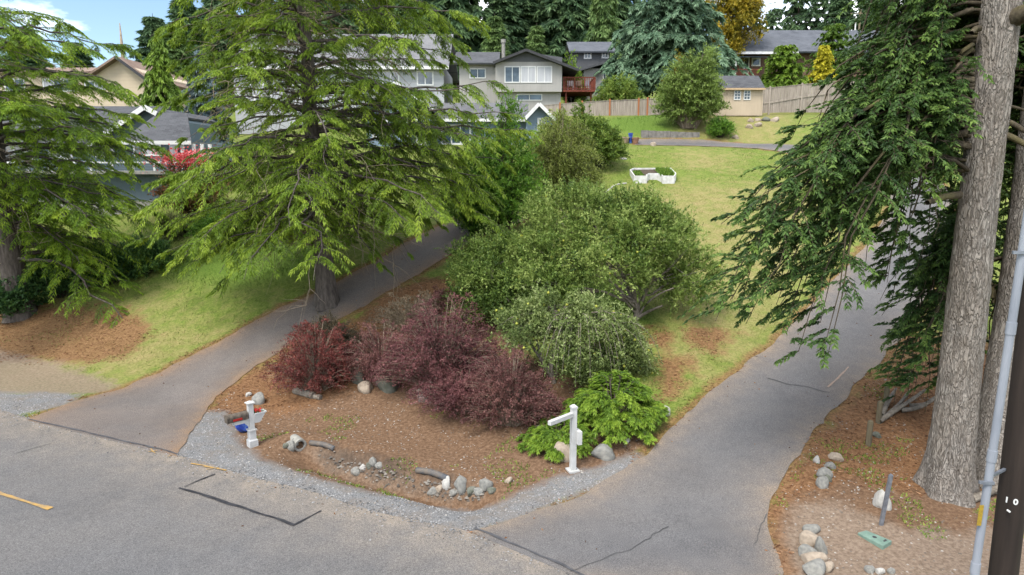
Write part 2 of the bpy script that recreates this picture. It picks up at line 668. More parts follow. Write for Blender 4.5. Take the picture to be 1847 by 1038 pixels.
M['bark_fir'] = barkmat('fir_bark', (.09, .075, .063), (.205, .184, .163), (.335, .31, .278), .24, 17, .9, None, 13)
M['bark_fir_limb'] = barkmat('fir_limb_bark', (0.0259, 0.0207, 0.0148), (0.0592, 0.0481, 0.0333), (0.118, 0.0999, 0.0629), .5, 10, .6, (0.111, 0.0999, 0.037))
M['bark_fir_twig'] = barkmat('fir_dead_twigs', (0.0592, 0.0444, 0.0296), (0.111, 0.0851, 0.0555), (0.192, 0.155, 0.104), .5, 8, .3)
M['bark_cedar'] = barkmat('cedar_bark', (0.037, 0.0311, 0.0281), (0.0851, 0.0725, 0.0629), (0.141, 0.122, 0.107), .2, 11, .9)
M['bark_twig'] = barkmat('grey_twigs', (.13, .10, .075), (.235, .19, .14), (.34, .285, .22), .5, 9, .3)
M['bark_apple'] = barkmat('apple_bark', (0.0888, 0.074, 0.0592), (0.185, 0.159, 0.13), (0.281, 0.252, 0.215), .4, 9, .5)
M['bark_dark'] = barkmat('dark_bark', (0.0222, 0.0185, 0.0148), (0.0518, 0.0429, 0.034), (0.0888, 0.074, 0.0592), .3, 6, .5)

M['white'] = plain('white_paint', (0.444, 0.444, 0.437), (0.37, 0.37, 0.355), 5, .45, .05)
M['trimwhite'] = plain('white_trim', (0.577, 0.577, 0.562), (0.503, 0.503, 0.488), 4, .5)
M['rust'] = plain('rusty_mailbox_metal', (.045, .038, .030), (.115, .092, .07), 14, .75, .3, .004, .1, (1, 1, .6))
M['redflag'] = plain('red_plastic', (0.311, 0.0148, 0.0111), (0.222, 0.0111, 0.00888), 20, .5)
M['flower'] = plain('red_petals', (0.481, 0.0222, 0.0222), (0.37, 0.0444, 0.0296), 40, .6)
M['blue_plastic'] = plain('blue_plastic', (0.0148, 0.037, 0.222), (0.074, 0.148, 0.355), 5, .45, lo=.45, hi=.6)
M['pole'] = plain('creosoted_pole', (0.0133, 0.00888, 0.00666), (0.0266, 0.0185, 0.0141), 7, .8, .8, .01, 0, (1, 1, .08))
M['conduit'] = plain('grey_pvc_conduit', (0.222, 0.237, 0.266), (0.17, 0.185, 0.215), 5, .5, 0, .01, 0, (1, 1, .3))
M['steel'] = plain('galvanised_steel', (0.252, 0.274, 0.311), (0.163, 0.178, 0.207), 12, .45, .1, .002, .6)
M['yellow_tag'] = plain('yellow_tag', (0.311, 0.215, 0.0222), (0.222, 0.148, 0.0222), 30, .5)
M['greenlid'] = plain('green_utility_lid', (0.148, 0.222, 0.178), (0.104, 0.163, 0.13), 9, .6, .2, .003)
M['stake'] = plain('weathered_stake', (0.148, 0.122, 0.074), (0.0888, 0.074, 0.0481), 10, .9, .5, .004, 0, (1, 1, .15))
M['driftwood'] = barkmat('dead_root_wood', (0.074, 0.0629, 0.0518), (0.163, 0.141, 0.115), (0.244, 0.215, 0.178), .5, 9, .6)
M['firewood'] = plain('split_firewood', (0.192, 0.133, 0.0814), (0.0888, 0.0629, 0.0444), 9, .9, .4, .004)
M['concrete'] = plain('concrete', (0.252, 0.244, 0.215), (0.178, 0.174, 0.155), 6, .9, .3, .006)
M['concrete_dark'] = plain('weathered_concrete', (0.178, 0.167, 0.148), (0.111, 0.104, 0.0925), 5, .9, .4, .01)
M['black_pipe'] = plain('dirty_blue_pipe', (0.037, 0.0481, 0.0629), (0.111, 0.0925, 0.074), 6, .7, .2, .004)
M['rock_grey'] = plain('grey_stone', (0.222, 0.215, 0.192), (0.141, 0.141, 0.13), 5, .9, .5, .02)
M['rock_tan'] = plain('tan_stone', (0.311, 0.259, 0.2), (0.229, 0.185, 0.141), 5, .9, .5, .02)
M['rock_dark'] = plain('mossy_stone', (0.126, 0.126, 0.104), (0.074, 0.0814, 0.0592), 4, .9, .5, .02)
M['rock_white'] = plain('pale_stone', (0.37, 0.355, 0.326), (0.281, 0.274, 0.252), 5, .9, .5, .02)
M['planterwhite'] = plain('white_painted_boards', (0.562, 0.562, 0.548), (0.407, 0.4, 0.37), 6, .6, .1, .003)
M['soil'] = plain('dark_soil', (0.0444, 0.0333, 0.0237), (0.074, 0.0555, 0.037), 12, 1, .6, .02)
M['terracotta'] = plain('terracotta', (0.244, 0.126, 0.074), (0.178, 0.0962, 0.0629), 6, .8)
M['tan_pot'] = plain('tan_clay', (0.296, 0.222, 0.155), (0.222, 0.163, 0.111), 6, .8)
M['fencewood'] = plain('weathered_cedar_boards', (0.296, 0.255, 0.215), (0.2, 0.167, 0.137), 2.2, .9, .3, .004, 0, (3, 3, .35))
M['fencepost'] = plain('orange_cedar_post', (0.311, 0.126, 0.0518), (0.244, 0.0962, 0.0407), 5, .85, .2, .004, 0, (1, 1, .3))
M['shed'] = sidingmat('cream_shed_siding', (0.385, 0.311, 0.222), .2)
M['siding_grey'] = sidingmat('grey_siding', (0.266, 0.255, 0.237), .3)
M['siding_dark'] = sidingmat('charcoal_siding', (0.0629, 0.0651, 0.0703), .2)
M['siding_blue'] = sidingmat('light_blue_siding', (0.163, 0.222, 0.281), .2, False)
M['siding_teal'] = sidingmat('blue_grey_board_siding', (0.074, 0.107, 0.122), .3)
M['siding_beige'] = sidingmat('beige_siding', (0.429, 0.348, 0.244), .25, False)
M['siding_white'] = sidingmat('white_siding', (0.311, 0.318, 0.333), .2, False)
M['brickwall'] = plain('brown_brick', (0.148, 0.0851, 0.0629), (0.104, 0.0629, 0.0481), 5, .9)
M['roof_grey'] = shinglemat('grey_shingles', (0.0703, 0.0703, 0.074), (0.107, 0.107, 0.111))
M['roof_dark'] = shinglemat('dark_shingles', (0.0459, 0.0474, 0.0518), (0.074, 0.0762, 0.0814))
M['roof_slate'] = shinglemat('slate_blue_shingles', (0.0555, 0.0614, 0.0725), (0.0888, 0.0947, 0.107))
M['roof_brown'] = shinglemat('brown_shingles', (0.141, 0.0962, 0.074), (0.192, 0.141, 0.111))
M['deck_red'] = plain('red_brown_deck_stain', (0.148, 0.0333, 0.0163), (0.0962, 0.0222, 0.0126), 6, .7)
M['dark_trim'] = plain('dark_trim', (0.0222, 0.0222, 0.0237), (0.0333, 0.0333, 0.037), 5, .6)
M['glass'] = glassmat('window_glass')
M['glass_blue'] = glassmat('window_glass_blue', (0.0259, 0.0444, 0.0629))
M['curtain'] = plain('white_curtain', (0.407, 0.414, 0.429), (0.311, 0.318, 0.34), 3, .9, 0, .01, 0, (6, 6, .2))
M['apple'] = plain('yellow_green_apples', (0.311, 0.311, 0.0444), (0.244, 0.266, 0.037), 30, .4)
M['asphalt_paint'] = plain('worn_yellow_paint', (0.333, 0.2, 0.0518), (0.192, 0.141, 0.0814), 9, .8)
M['tar'] = plain('black_crack_seal', (0.0133, 0.0133, 0.0163), (0.0296, 0.0296, 0.0333), 7, .6)
M['crack'] = plain('thin_crack', (0.037, 0.037, 0.037), (0.0629, 0.0629, 0.0629), 7, .9)
M['fadedtar'] = plain('faded_joint', (0.0407, 0.0407, 0.0444), (0.074, 0.074, 0.0777), 5, .8)


def asphaltmat(name, c1, c2, stain, stain_amt=.6, dust=(.19, .16, .128)):
    m, t, b = nodes(name)
    v = pos(t)
    n1 = noise(t, v, .45, 6, .6)
    n2 = noise(t, v, 55, 3, .7)
    n3 = noise(t, pos(t, (.55, 1.0, 1)), .22, 5, .6)
    c = ramp(t, n1, [(.32, c1), (.68, c2)])
    c = mixc(t, ramp(t, n3, [(.46, (0, 0, 0)), (.70, (stain_amt,) * 3)]), c, stain)
    ed = N_(t, 'ShaderNodeAttribute', attribute_name='edge').outputs['Fac']
    n4 = noise(t, v, 1.6, 5, .65)
    ef = mth(t, 'MULTIPLY', ed, mth(t, 'MULTIPLY', mth(t, 'ADD', n4, -.12), 1.9), clamp=True)
    c = mixc(t, ef, c, dust)
    n5 = noise(t, pos(t, (1, 1, 1)), 3.2, 6, .7)
    c = mixc(t, 1.0, c, ramp(t, n5, [(.3, (.93, .93, .93)), (.52, (1, 1, 1)), (.75, (1.06, 1.06, 1.05))]), 'MULTIPLY')
    sp = ramp(t, n2, [(.30, (.5, .5, .5)), (.5, (1, 1, 1)), (.68, (1.6, 1.6, 1.6))])
    c = mixc(t, 1.0, c, sp, 'MULTIPLY')
    t.links.new(c, b.inputs['Base Color'])
    b.inputs['Roughness'].default_value = .9
    b.inputs['Specular IOR Level'].default_value = .2
    bump(t, b, n2, .35, .006)
    return m


M['asphalt'] = asphaltmat('road_asphalt', (.078, .078, .080), (.102, .101, .102), (.128, .116, .103), .4)
M['asphalt_drive'] = asphaltmat('driveway_asphalt', (.078, .077, .079), (.105, .103, .104), (.128, .117, .106), .4, (.17, .133, .10))
M['asphalt_brown'] = asphaltmat('stained_driveway_asphalt', (.096, .087, .082), (.128, .114, .106), (.148, .112, .088), .5, (.178, .115, .07))

# ------------------------------------------------------------------ ground, roads
def gpoly(pts, ditch=True):
    return np.array([G(x, y, ditch)[:2] for x, y in pts])


def chaikin(p, n=2):
    p = np.asarray(p, float)
    for _ in range(n):
        a = p[:-1] * .75 + p[1:] * .25
        b = p[:-1] * .25 + p[1:] * .75
        p = np.concatenate([p[:1], np.stack([a, b], 1).reshape(-1, p.shape[1]), p[-1:]])
    return p


def resample(p, n):
    d = np.concatenate([[0], np.cumsum(np.linalg.norm(np.diff(p, axis=0), axis=1))])
    t = np.linspace(0, d[-1], n)
    return np.stack([np.interp(t, d, p[:, i]) for i in range(p.shape[1])], -1)


def sdist(X, Y, poly):
    "signed distance to a polygon, positive inside"
    px, py = X.ravel(), Y.ravel()
    best = np.full(px.shape, 1e9)
    ins = np.zeros(px.shape, bool)
    n = len(poly)
    for i in range(n):
        a, b = poly[i], poly[(i + 1) % n]
        ab = b - a
        t = np.clip(((px - a[0]) * ab[0] + (py - a[1]) * ab[1]) / max(ab @ ab, 1e-9), 0, 1)
        best = np.minimum(best, np.hypot(px - a[0] - t * ab[0], py - a[1] - t * ab[1]))
        c = ((a[1] > py) != (b[1] > py)) & (px < (b[0] - a[0]) * (py - a[1]) / (b[1] - a[1] + 1e-12) + a[0])
        ins ^= c
    return np.where(ins, best, -best).reshape(X.shape)


def strip(name, left, right, n, m, mat, lift, wob=.05, seed=1, label=None):
    "a sheet draped on the ground between two edge lines"
    L = resample(chaikin(left), n)
    R = resample(chaikin(right), n)
    w = norm(R - L)
    pl = np.concatenate([L, np.zeros((n, 1))], 1)
    L = L + w * (wob * fbm(pl, 1.6, seed, 3))[:, None]
    R = R + w * (wob * fbm(np.concatenate([R, np.zeros((n, 1))], 1), 1.6, seed + 5, 3))[:, None]
    t = np.linspace(0, 1, m)[None, :, None]
    XY = L[:, None] * (1 - t) + R[:, None] * t
    Z = height(XY[..., 0], XY[..., 1], False) + lift
    V = np.concatenate([XY, Z[..., None]], -1).reshape(-1, 3)
    idx = np.arange(n * m).reshape(n, m)
    q = np.stack([idx[:-1, :-1], idx[:-1, 1:], idx[1:, 1:], idx[1:, :-1]], -1).reshape(-1, 4)
    me_ = make_mesh(name, V, quads=q, mat=mat, smooth_shade=True)
    wd_ = np.linalg.norm(R - L, axis=1)[:, None] * np.linspace(0, 1, m)[None]
    wd_ = np.minimum(wd_, wd_[:, -1:] - wd_)
    at_ = me_.attributes.new('edge', 'FLOAT', 'POINT')
    at_.data.foreach_set('value', np.ascontiguousarray(np.exp(-wd_ / (1.1 if name == 'road' else .45)), np.float32).ravel())
    o = place(name, me_)
    o['kind'] = 'structure'
    if label:
        o['label'] = label
    st_ = max(1, n // 60)
    return o, np.concatenate([L[::st_], L[-1:], R[::-1][::st_], R[:1]])


# the road: straight edge through the two driveway mouths
e0 = G(60, 757)[:2]
e1 = G(1050, 1038)[:2]
rd = norm(e1 - e0)
rn = np.array([-rd[1], rd[0]])
if rn[1] < 0: rn = -rn
RA, RB = e0 - rd * 60, e1 + rd * 60
mid_edge = [RA, e0 - rd * 4, e0, G(330, 822)[:2], G(440, 858)[:2], G(560, 888)[:2], G(700, 930)[:2], G(850, 957)[:2], e1, e1 + rd * 6, RB]
o_road, poly_road = strip('road', mid_edge, [RA - rn * 9, RB - rn * 9], 500, 46, M['asphalt'], .010, .035, 3)

dl_left = gpoly([(60, 757), (95, 737), (170, 714), (255, 688), (345, 640), (450, 585), (545, 540), (620, 503), (690, 465), (735, 438), (775, 415), (815, 398), (860, 385), (900, 372)], False)
dl_right = gpoly([(330, 822), (338, 790), (362, 752), (402, 705), (470, 655), (560, 600), (640, 562), (700, 528), (760, 493), (805, 465), (845, 440), (890, 418), (930, 405), (960, 392)], False)
dl_left[0] -= rn * .12
dl_right[0] -= rn * .12
o_dl, poly_dl = strip('left_driveway', dl_left, dl_right, 150, 22, M['asphalt_brown'], .014, .09, 9)
dr_left = gpoly([(856, 957), (950, 930), (1085, 874), (1140, 845), (1200, 790), (1270, 720), (1350, 655), (1400, 612), (1440, 572), (1485, 525), (1535, 475), (1575, 425), (1600, 385), (1605, 350), (1570, 320), (1500, 295), (1420, 276), (1360, 268), (1280, 264.5), (1145, 262)], False)
dr_right = gpoly([(1055, 1040), (1420, 1075), (1395, 985), (1385, 925), (1402, 875), (1455, 795), (1530, 708), (1600, 640), (1645, 585), (1685, 520), (1708, 470), (1722, 420), (1722, 370), (1700, 325), (1620, 290), (1500, 270), (1400, 260), (1300, 254), (1220, 252), (1145, 251)], False)
dr_left[0] -= rn * .12
dr_right[0] -= rn * .12
o_dr, poly_dr = strip('right_driveway', dr_left, dr_right, 220, 24, M['asphalt_drive'], .014, .08, 15)

xs = np.concatenate([-np.geomspace(27, 600, 34)[::-1], np.arange(-26.8, 22.0, .17), np.geomspace(22.2, 600, 36)])
ys = np.concatenate([np.linspace(-250, 2, 14), np.arange(3, 9, .5), np.arange(9, 30, .15), np.geomspace(30.1, 62, 80), np.geomspace(62.6, 900, 46)])
X, Y = np.meshgrid(xs, ys)
Z = height(X, Y)
for pl, m_ in ((poly_road, .12), (poly_dl, .10), (poly_dr, .10)):
    Z = Z - .05 * smooth(m_ * .4, m_ * 2.0, sdist(X, Y, pl))
sheet = np.stack([X, Y, Z], -1).reshape(-1, 3)
nx, ny = len(xs), len(ys)
gi = np.arange(nx * ny).reshape(ny, nx)
gq = np.stack([gi[:-1, :-1], gi[:-1, 1:], gi[1:, 1:], gi[1:, :-1]], -1).reshape(-1, 4)

REG = {
    'gravel': [[(300, 826), (340, 775), (372, 742), (408, 742), (440, 806), (476, 830), (560, 860), (690, 893), (800, 916), (905, 910), (955, 882), (1010, 858), (1080, 841), (1150, 815), (1150, 845), (1060, 885), (930, 938), (850, 970), (690, 940), (560, 900), (440, 870)],
               [(-700, 700), (0, 708), (150, 710), (120, 730), (40, 748), (-20, 765), (-700, 800)]],
    'dirt': [[(374, 745), (398, 715), (430, 688), (480, 660), (560, 625), (640, 580), (720, 520), (790, 500), (880, 560), (960, 640), (1040, 690), (1190, 720), (1170, 800), (1130, 835), (1030, 875), (965, 900), (905, 925), (800, 928), (690, 905), (560, 872), (440, 830), (400, 800), (375, 770)],
             [(1560, 690), (1480, 780), (1420, 850), (1388, 930), (1392, 990), (1420, 1090), (2300, 1200), (2300, 700), (1800, 640), (1700, 640)]],
    'litter': [[(378, 742), (398, 712), (430, 685), (480, 657), (560, 618), (640, 572), (740, 505), (830, 500), (760, 620), (640, 700), (520, 745), (430, 745)],
               [(1625, 605), (1545, 695), (1450, 800), (1400, 875), (1384, 930), (1430, 900), (1520, 870), (1640, 890), (1800, 880), (2000, 860), (2000, 620), (1720, 600)],
               [(1185, 640), (1250, 650), (1235, 700), (1195, 725)], [(1240, 585), (1330, 600), (1290, 640), (1240, 620)], [(1170, 590), (1215, 600), (1200, 630), (1165, 620)],
               [(-300, 560), (40, 545), (150, 550), (245, 562), (275, 605), (230, 640), (160, 655), (40, 650), (-300, 660)]],
    'sand': [[(-500, 650), (0, 630), (90, 652), (200, 690), (215, 706), (110, 716), (0, 714), (-500, 720)],
             [(1430, 915), (1500, 905), (1560, 925), (1640, 955), (1847, 960), (2200, 990), (2200, 1150), (1500, 1150), (1415, 1050), (1400, 970)],
             [(560, 815), (620, 822), (760, 868), (862, 892), (800, 905), (690, 880), (600, 852)]],
    'wet_shade': [[(590, 800), (640, 809), (700, 824), (770, 846), (840, 870), (810, 876), (745, 860), (670, 838), (600, 816)]],  # moist soil plus the shade under the ditch's far bank, both painted dark
    'dry': [[(1120, 345), (1300, 330), (1480, 335), (1520, 420), (1450, 520), (1380, 640), (1230, 700), (1180, 600), (1250, 470), (1190, 400)],
            [(60, 650), (240, 570), (330, 580), (400, 600), (310, 655), (240, 695)],
            [(-100, 560), (300, 530), (300, 640), (0, 700)],
            [(1240, 268), (1330, 285), (1300, 310), (1220, 300)], [(1330, 190), (1420, 200), (1420, 260), (1200, 250)]],
    'lush': [[(1075, 232), (1100, 214), (1215, 205), (1215, 240), (1160, 245)], [(300, 470), (400, 440), (520, 430), (600, 440), (560, 500), (420, 520), (320, 500)],
             [(880, 520), (1000, 560), (1200, 600), (1130, 520), (950, 480), (820, 480)]],
}
attrs = {}
for k, polys in REG.items():
    a = np.zeros(X.shape)
    for pp in polys:
        near = gpoly([(x, y) for x, y in pp])
        dd = Y * .012 + .12
        a = np.maximum(a, np.clip(.5 + sdist(X, Y, near) / (2 * dd + (1.2 if k in ('dry', 'lush') else 0.35)), 0, 1))
    attrs[k] = a
# needle litter hugging the driveway edges
edge = np.maximum(1 - np.abs(sdist(X, Y, poly_dl)) / .5, 1 - np.abs(sdist(X, Y, poly_dr)) / .45)
attrs['edge'] = np.clip(edge, 0, 1)

mg, t, b = nodes('ground_cover')
v = pos(t)


def att(n):
    return N_(t, 'ShaderNodeAttribute', attribute_name=n).outputs['Fac']


n_big = noise(t, v, .35, 5, .6)
n_mid = noise(t, v, 1.7, 6, .65)
n_fine = noise(t, v, 14, 5, .7)
n_grain = noise(t, v, 42, 3, .7)


def mask(name, amp=.9, gain=3.0, n=None):
    a = att(name)
    x = mth(t, 'ADD', mth(t, 'SUBTRACT', a, .5), mth(t, 'MULTIPLY', mth(t, 'SUBTRACT', n or n_mid, .5), amp))
    return mth(t, 'ADD', mth(t, 'MULTIPLY', x, gain), .5, clamp=True)


n_tuft = noise(t, v, 5.5, 6, .75)
grass = ramp(t, mth(t, 'ADD', mth(t, 'MULTIPLY', n_fine, .5), mth(t, 'MULTIPLY', n_tuft, .5)), [(.34, (0.0456, 0.0722, 0.0122)), (.5, (0.106, 0.144, 0.0258)), (.68, (0.19, 0.209, 0.0532))])
dryg = ramp(t, n_fine, [(.28, (0.129, 0.103, 0.0456)), (.5, (0.22, 0.179, 0.076)), (.75, (0.304, 0.255, 0.129))])
lush = ramp(t, n_fine, [(.28, (0.038, 0.0684, 0.00988)), (.5, (0.076, 0.125, 0.019)), (.75, (0.122, 0.171, 0.0304))])
dryf = mth(t, 'ADD', mth(t, 'MULTIPLY', att('dry'), .50), mth(t, 'MULTIPLY', mth(t, 'SUBTRACT', n_mid, .46), 2.1), clamp=True)
c = mixc(t, dryf, grass, dryg)
c = mixc(t, mask('lush', 1.0, 2.0), c, lush)
dirt = ramp(t, n_fine, [(.25, (.052, .030, .018)), (.5, (.122, .073, .043)), (.72, (.20, .132, .085))])
sand = ramp(t, n_fine, [(.25, (.095, .068, .048)), (.5, (.175, .132, .098)), (.75, (.255, .205, .16))])
lit = ramp(t, n_fine, [(.25, (0.0646, 0.0319, 0.0167)), (.5, (0.152, 0.0798, 0.038)), (.75, (0.251, 0.144, 0.076))])
gra = ramp(t, n_grain, [(.3, (.066, .066, .067)), (.5, (.14, .141, .142)), (.72, (.245, .243, .238))])
gra = mixc(t, ramp(t, n_mid, [(.42, (0, 0, 0)), (.68, (.6, .6, .6))]), gra, (.15, .12, .092))
c = mixc(t, mask('dirt', .7, 3.5), c, dirt)
c = mixc(t, mth(t, 'MULTIPLY', mask('litter', 1.5, 2.2), .9), c, lit)
c = mixc(t, mth(t, 'MULTIPLY', mask('sand', 1.1, 2.5), .85), c, sand)
c = mixc(t, mth(t, 'MULTIPLY', mask('wet_shade', 1.2, 2.2), .85), c, (.042, .030, .022))
c = mixc(t, mth(t, 'MULTIPLY', mask('edge', 1.3, 2.2), .75), c, lit)
c = mixc(t, mask('gravel', .9, 3.5), c, gra)
t.links.new(c, b.inputs['Base Color'])
b.inputs['Roughness'].default_value = .95
b.inputs['Specular IOR Level'].default_value = .1
bump(t, b, mth(t, 'ADD', n_fine, mth(t, 'MULTIPLY', n_grain, .5)), .6, .03)

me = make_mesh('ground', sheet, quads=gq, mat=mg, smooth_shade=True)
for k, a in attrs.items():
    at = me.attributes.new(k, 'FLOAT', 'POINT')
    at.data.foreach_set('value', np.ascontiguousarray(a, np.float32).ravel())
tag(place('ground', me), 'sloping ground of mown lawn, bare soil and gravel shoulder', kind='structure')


def sample_attr(k, x, y):
    ix = np.clip(np.searchsorted(xs, x), 0, nx - 1)
    iy = np.clip(np.searchsorted(ys, y), 0, ny - 1)
    return attrs[k][iy, ix]


# ------------------------------------------------------------------ marks on the asphalt
def mark(name, pts, width, mat, lift=.022, wob=.01, kind='structure', seed=0):
    p = resample(np.array([G(x, y)[:2] for x, y in pts]), 40)
    tn = norm(np.gradient(p, axis=0))
    nn = np.stack([-tn[:, 1], tn[:, 0]], -1)
    z0 = np.zeros((40, 1))
    wv = width * (1 + .5 * vnoise(np.concatenate([p, z0], 1), 4.0, seed + 3))[:, None]
    p = p + nn * (wob * fbm(np.concatenate([p, z0], 1), 2.5, seed, 3))[:, None]
    a, c2 = p + nn * wv / 2, p - nn * wv / 2
    V = []
    for r in (a, c2):
        V.append(np.concatenate([r, (height(r[:, 0], r[:, 1], False) + lift)[:, None]], 1))
    V = np.stack(V, 1).reshape(-1, 3)
    i = np.arange(39)
    q = np.stack([i * 2, i * 2 + 1, i * 2 + 3, i * 2 + 2], -1)
    o = place(name, make_mesh(name, V, quads=q, mat=mat))
    o['kind'] = 'structure'
    return o


mark('road_centre_line', [(-60, 873), (0, 892), (45, 906), (92, 920)], .09, M['asphalt_paint'], .024, .006)
mark('road_joint', [(48, 757), (120, 773), (210, 794), (290, 812), (322, 822)], .05, M['fadedtar'], .026, .015)
mark('road_joint', [(856, 955), (930, 985), (1000, 1015), (1060, 1045)], .05, M['fadedtar'], .026, .02)
mark('road_patch_seal', [(324, 882), (400, 906), (470, 928), (533, 949)], .065, M['tar'], .024, .012)
mark('road_patch_seal', [(333, 880), (360, 868), (388, 857)], .03, M['tar'], .0245, .01)
mark('road_patch_seal', [(531, 948), (556, 936), (580, 924)], .04, M['tar'], .0245, .01)
mark('road_crack', [(30, 819), (60, 811), (92, 802)], .02, M['crack'], .024, .01)
mark('driveway_crack', [(1385, 683), (1420, 695), (1460, 701), (1500, 712)], .03, M['crack'], .026, .05, seed=4)
mark('driveway_crack', [(1030, 1034), (1090, 1012), (1150, 985), (1200, 950)], .012, M['crack'], .026, .06, seed=6)
mark('driveway_crack', [(1360, 985), (1372, 950), (1385, 930)], .012, M['crack'], .026, .05, seed=7)
mark('driveway_scar', [(1493, 701), (1510, 685), (1530, 664)], .035, plain('faded_orange_scar', (.25, .17, .12), (.2, .15, .12), 9), .026, .01)
for i_, (x0, x1, y0, y1, w_) in enumerate(((268, 284, 817, 815, .05), (272, 280, 812, 820, .04), (302, 308, 825, 824, .04), (345, 372, 838, 842, .05), (368, 408, 842, 851, .09), (372, 396, 850, 846, .04))):
    mark('utility_paint_mark', [(x0, y0), ((x0 + x1) / 2, (y0 + y1) / 2 + .6), (x1, y1)], w_ * .6, M['asphalt_paint'], .026 + i_ * .001, .02, seed=i_ * 3)

# ------------------------------------------------------------------ vegetation builders
def bez(S, C, E, t):
    t = np.asarray(t)[..., None]
    return S * (1 - t) ** 2 + C * 2 * t * (1 - t) + E * t * t


def furrowed_trunk(name, mat, parent, axis, rad, sides=96, rows=220, amp=.03, flare=0.0, freq=9.0, seed=1, roots=5):
    "a trunk with real vertical bark ridges and a flared foot"
    axis = np.asarray(axis, float)
    d = np.concatenate([[0], np.cumsum(np.linalg.norm(np.diff(axis, axis=0), axis=1))])
    tt = np.linspace(0, 1, rows) ** 1.25 * d[-1]
    C = np.stack([np.interp(tt, d, axis[:, i]) for i in range(3)], -1)
    R = np.interp(tt, d, rad)
    a = np.linspace(0, 2 * np.pi, sides, endpoint=False)
    dirs = np.stack([np.cos(a), np.sin(a), np.zeros_like(a)], -1)
    hh = tt[:, None]
    P = dirs[None] * R[:, None, None]
    Q = np.concatenate([P[..., :2] * freq, np.broadcast_to(hh[..., None] * freq * .16, P.shape[:2] + (1,))], -1)
    warp = vnoise(Q * .7, 1.0, seed + 9)
    ridge = 1 - np.abs(vnoise(Q + warp[..., None] * .7, 1.0, seed)) * 2
    ridge2 = 1 - np.abs(vnoise(Q * np.array([1.9, 1.9, 3.2]), 1.0, seed + 4)) * 2
    plate = vnoise(Q * np.array([.6, .6, 4.0]), 1.0, seed + 21)
    off = amp * (.62 * np.clip(ridge, -1, .35) + .3 * np.clip(ridge2, -1, .4) + .25 * plate)
    big = .05 * R[:, None] * vnoise(np.concatenate([P[..., :2] / np.maximum(R[:, None, None], .01) * 1.2, np.broadcast_to(hh[..., None] * .5, P.shape[:2] + (1,))], -1), 1.0, seed + 30)
    fl = flare * np.exp(-hh / .45) * (1 + .45 * np.sin(a * roots + seed)[None] + .2 * np.sin(a * 3 + 1)[None])
    V = C[:, None] + dirs[None] * (R[:, None] + off + big + fl)[..., None]
    V = V.reshape(-1, 3) - ORG[parent.name]
    idx = np.arange(rows * sides).reshape(rows, sides)
    q = np.stack([idx[:-1], np.roll(idx, -1, 1)[:-1], np.roll(idx, -1, 1)[1:], idx[1:]], -1).reshape(-1, 4)
    return place(name, make_mesh(name, V, quads=q, mat=mat, smooth_shade=True), parent)


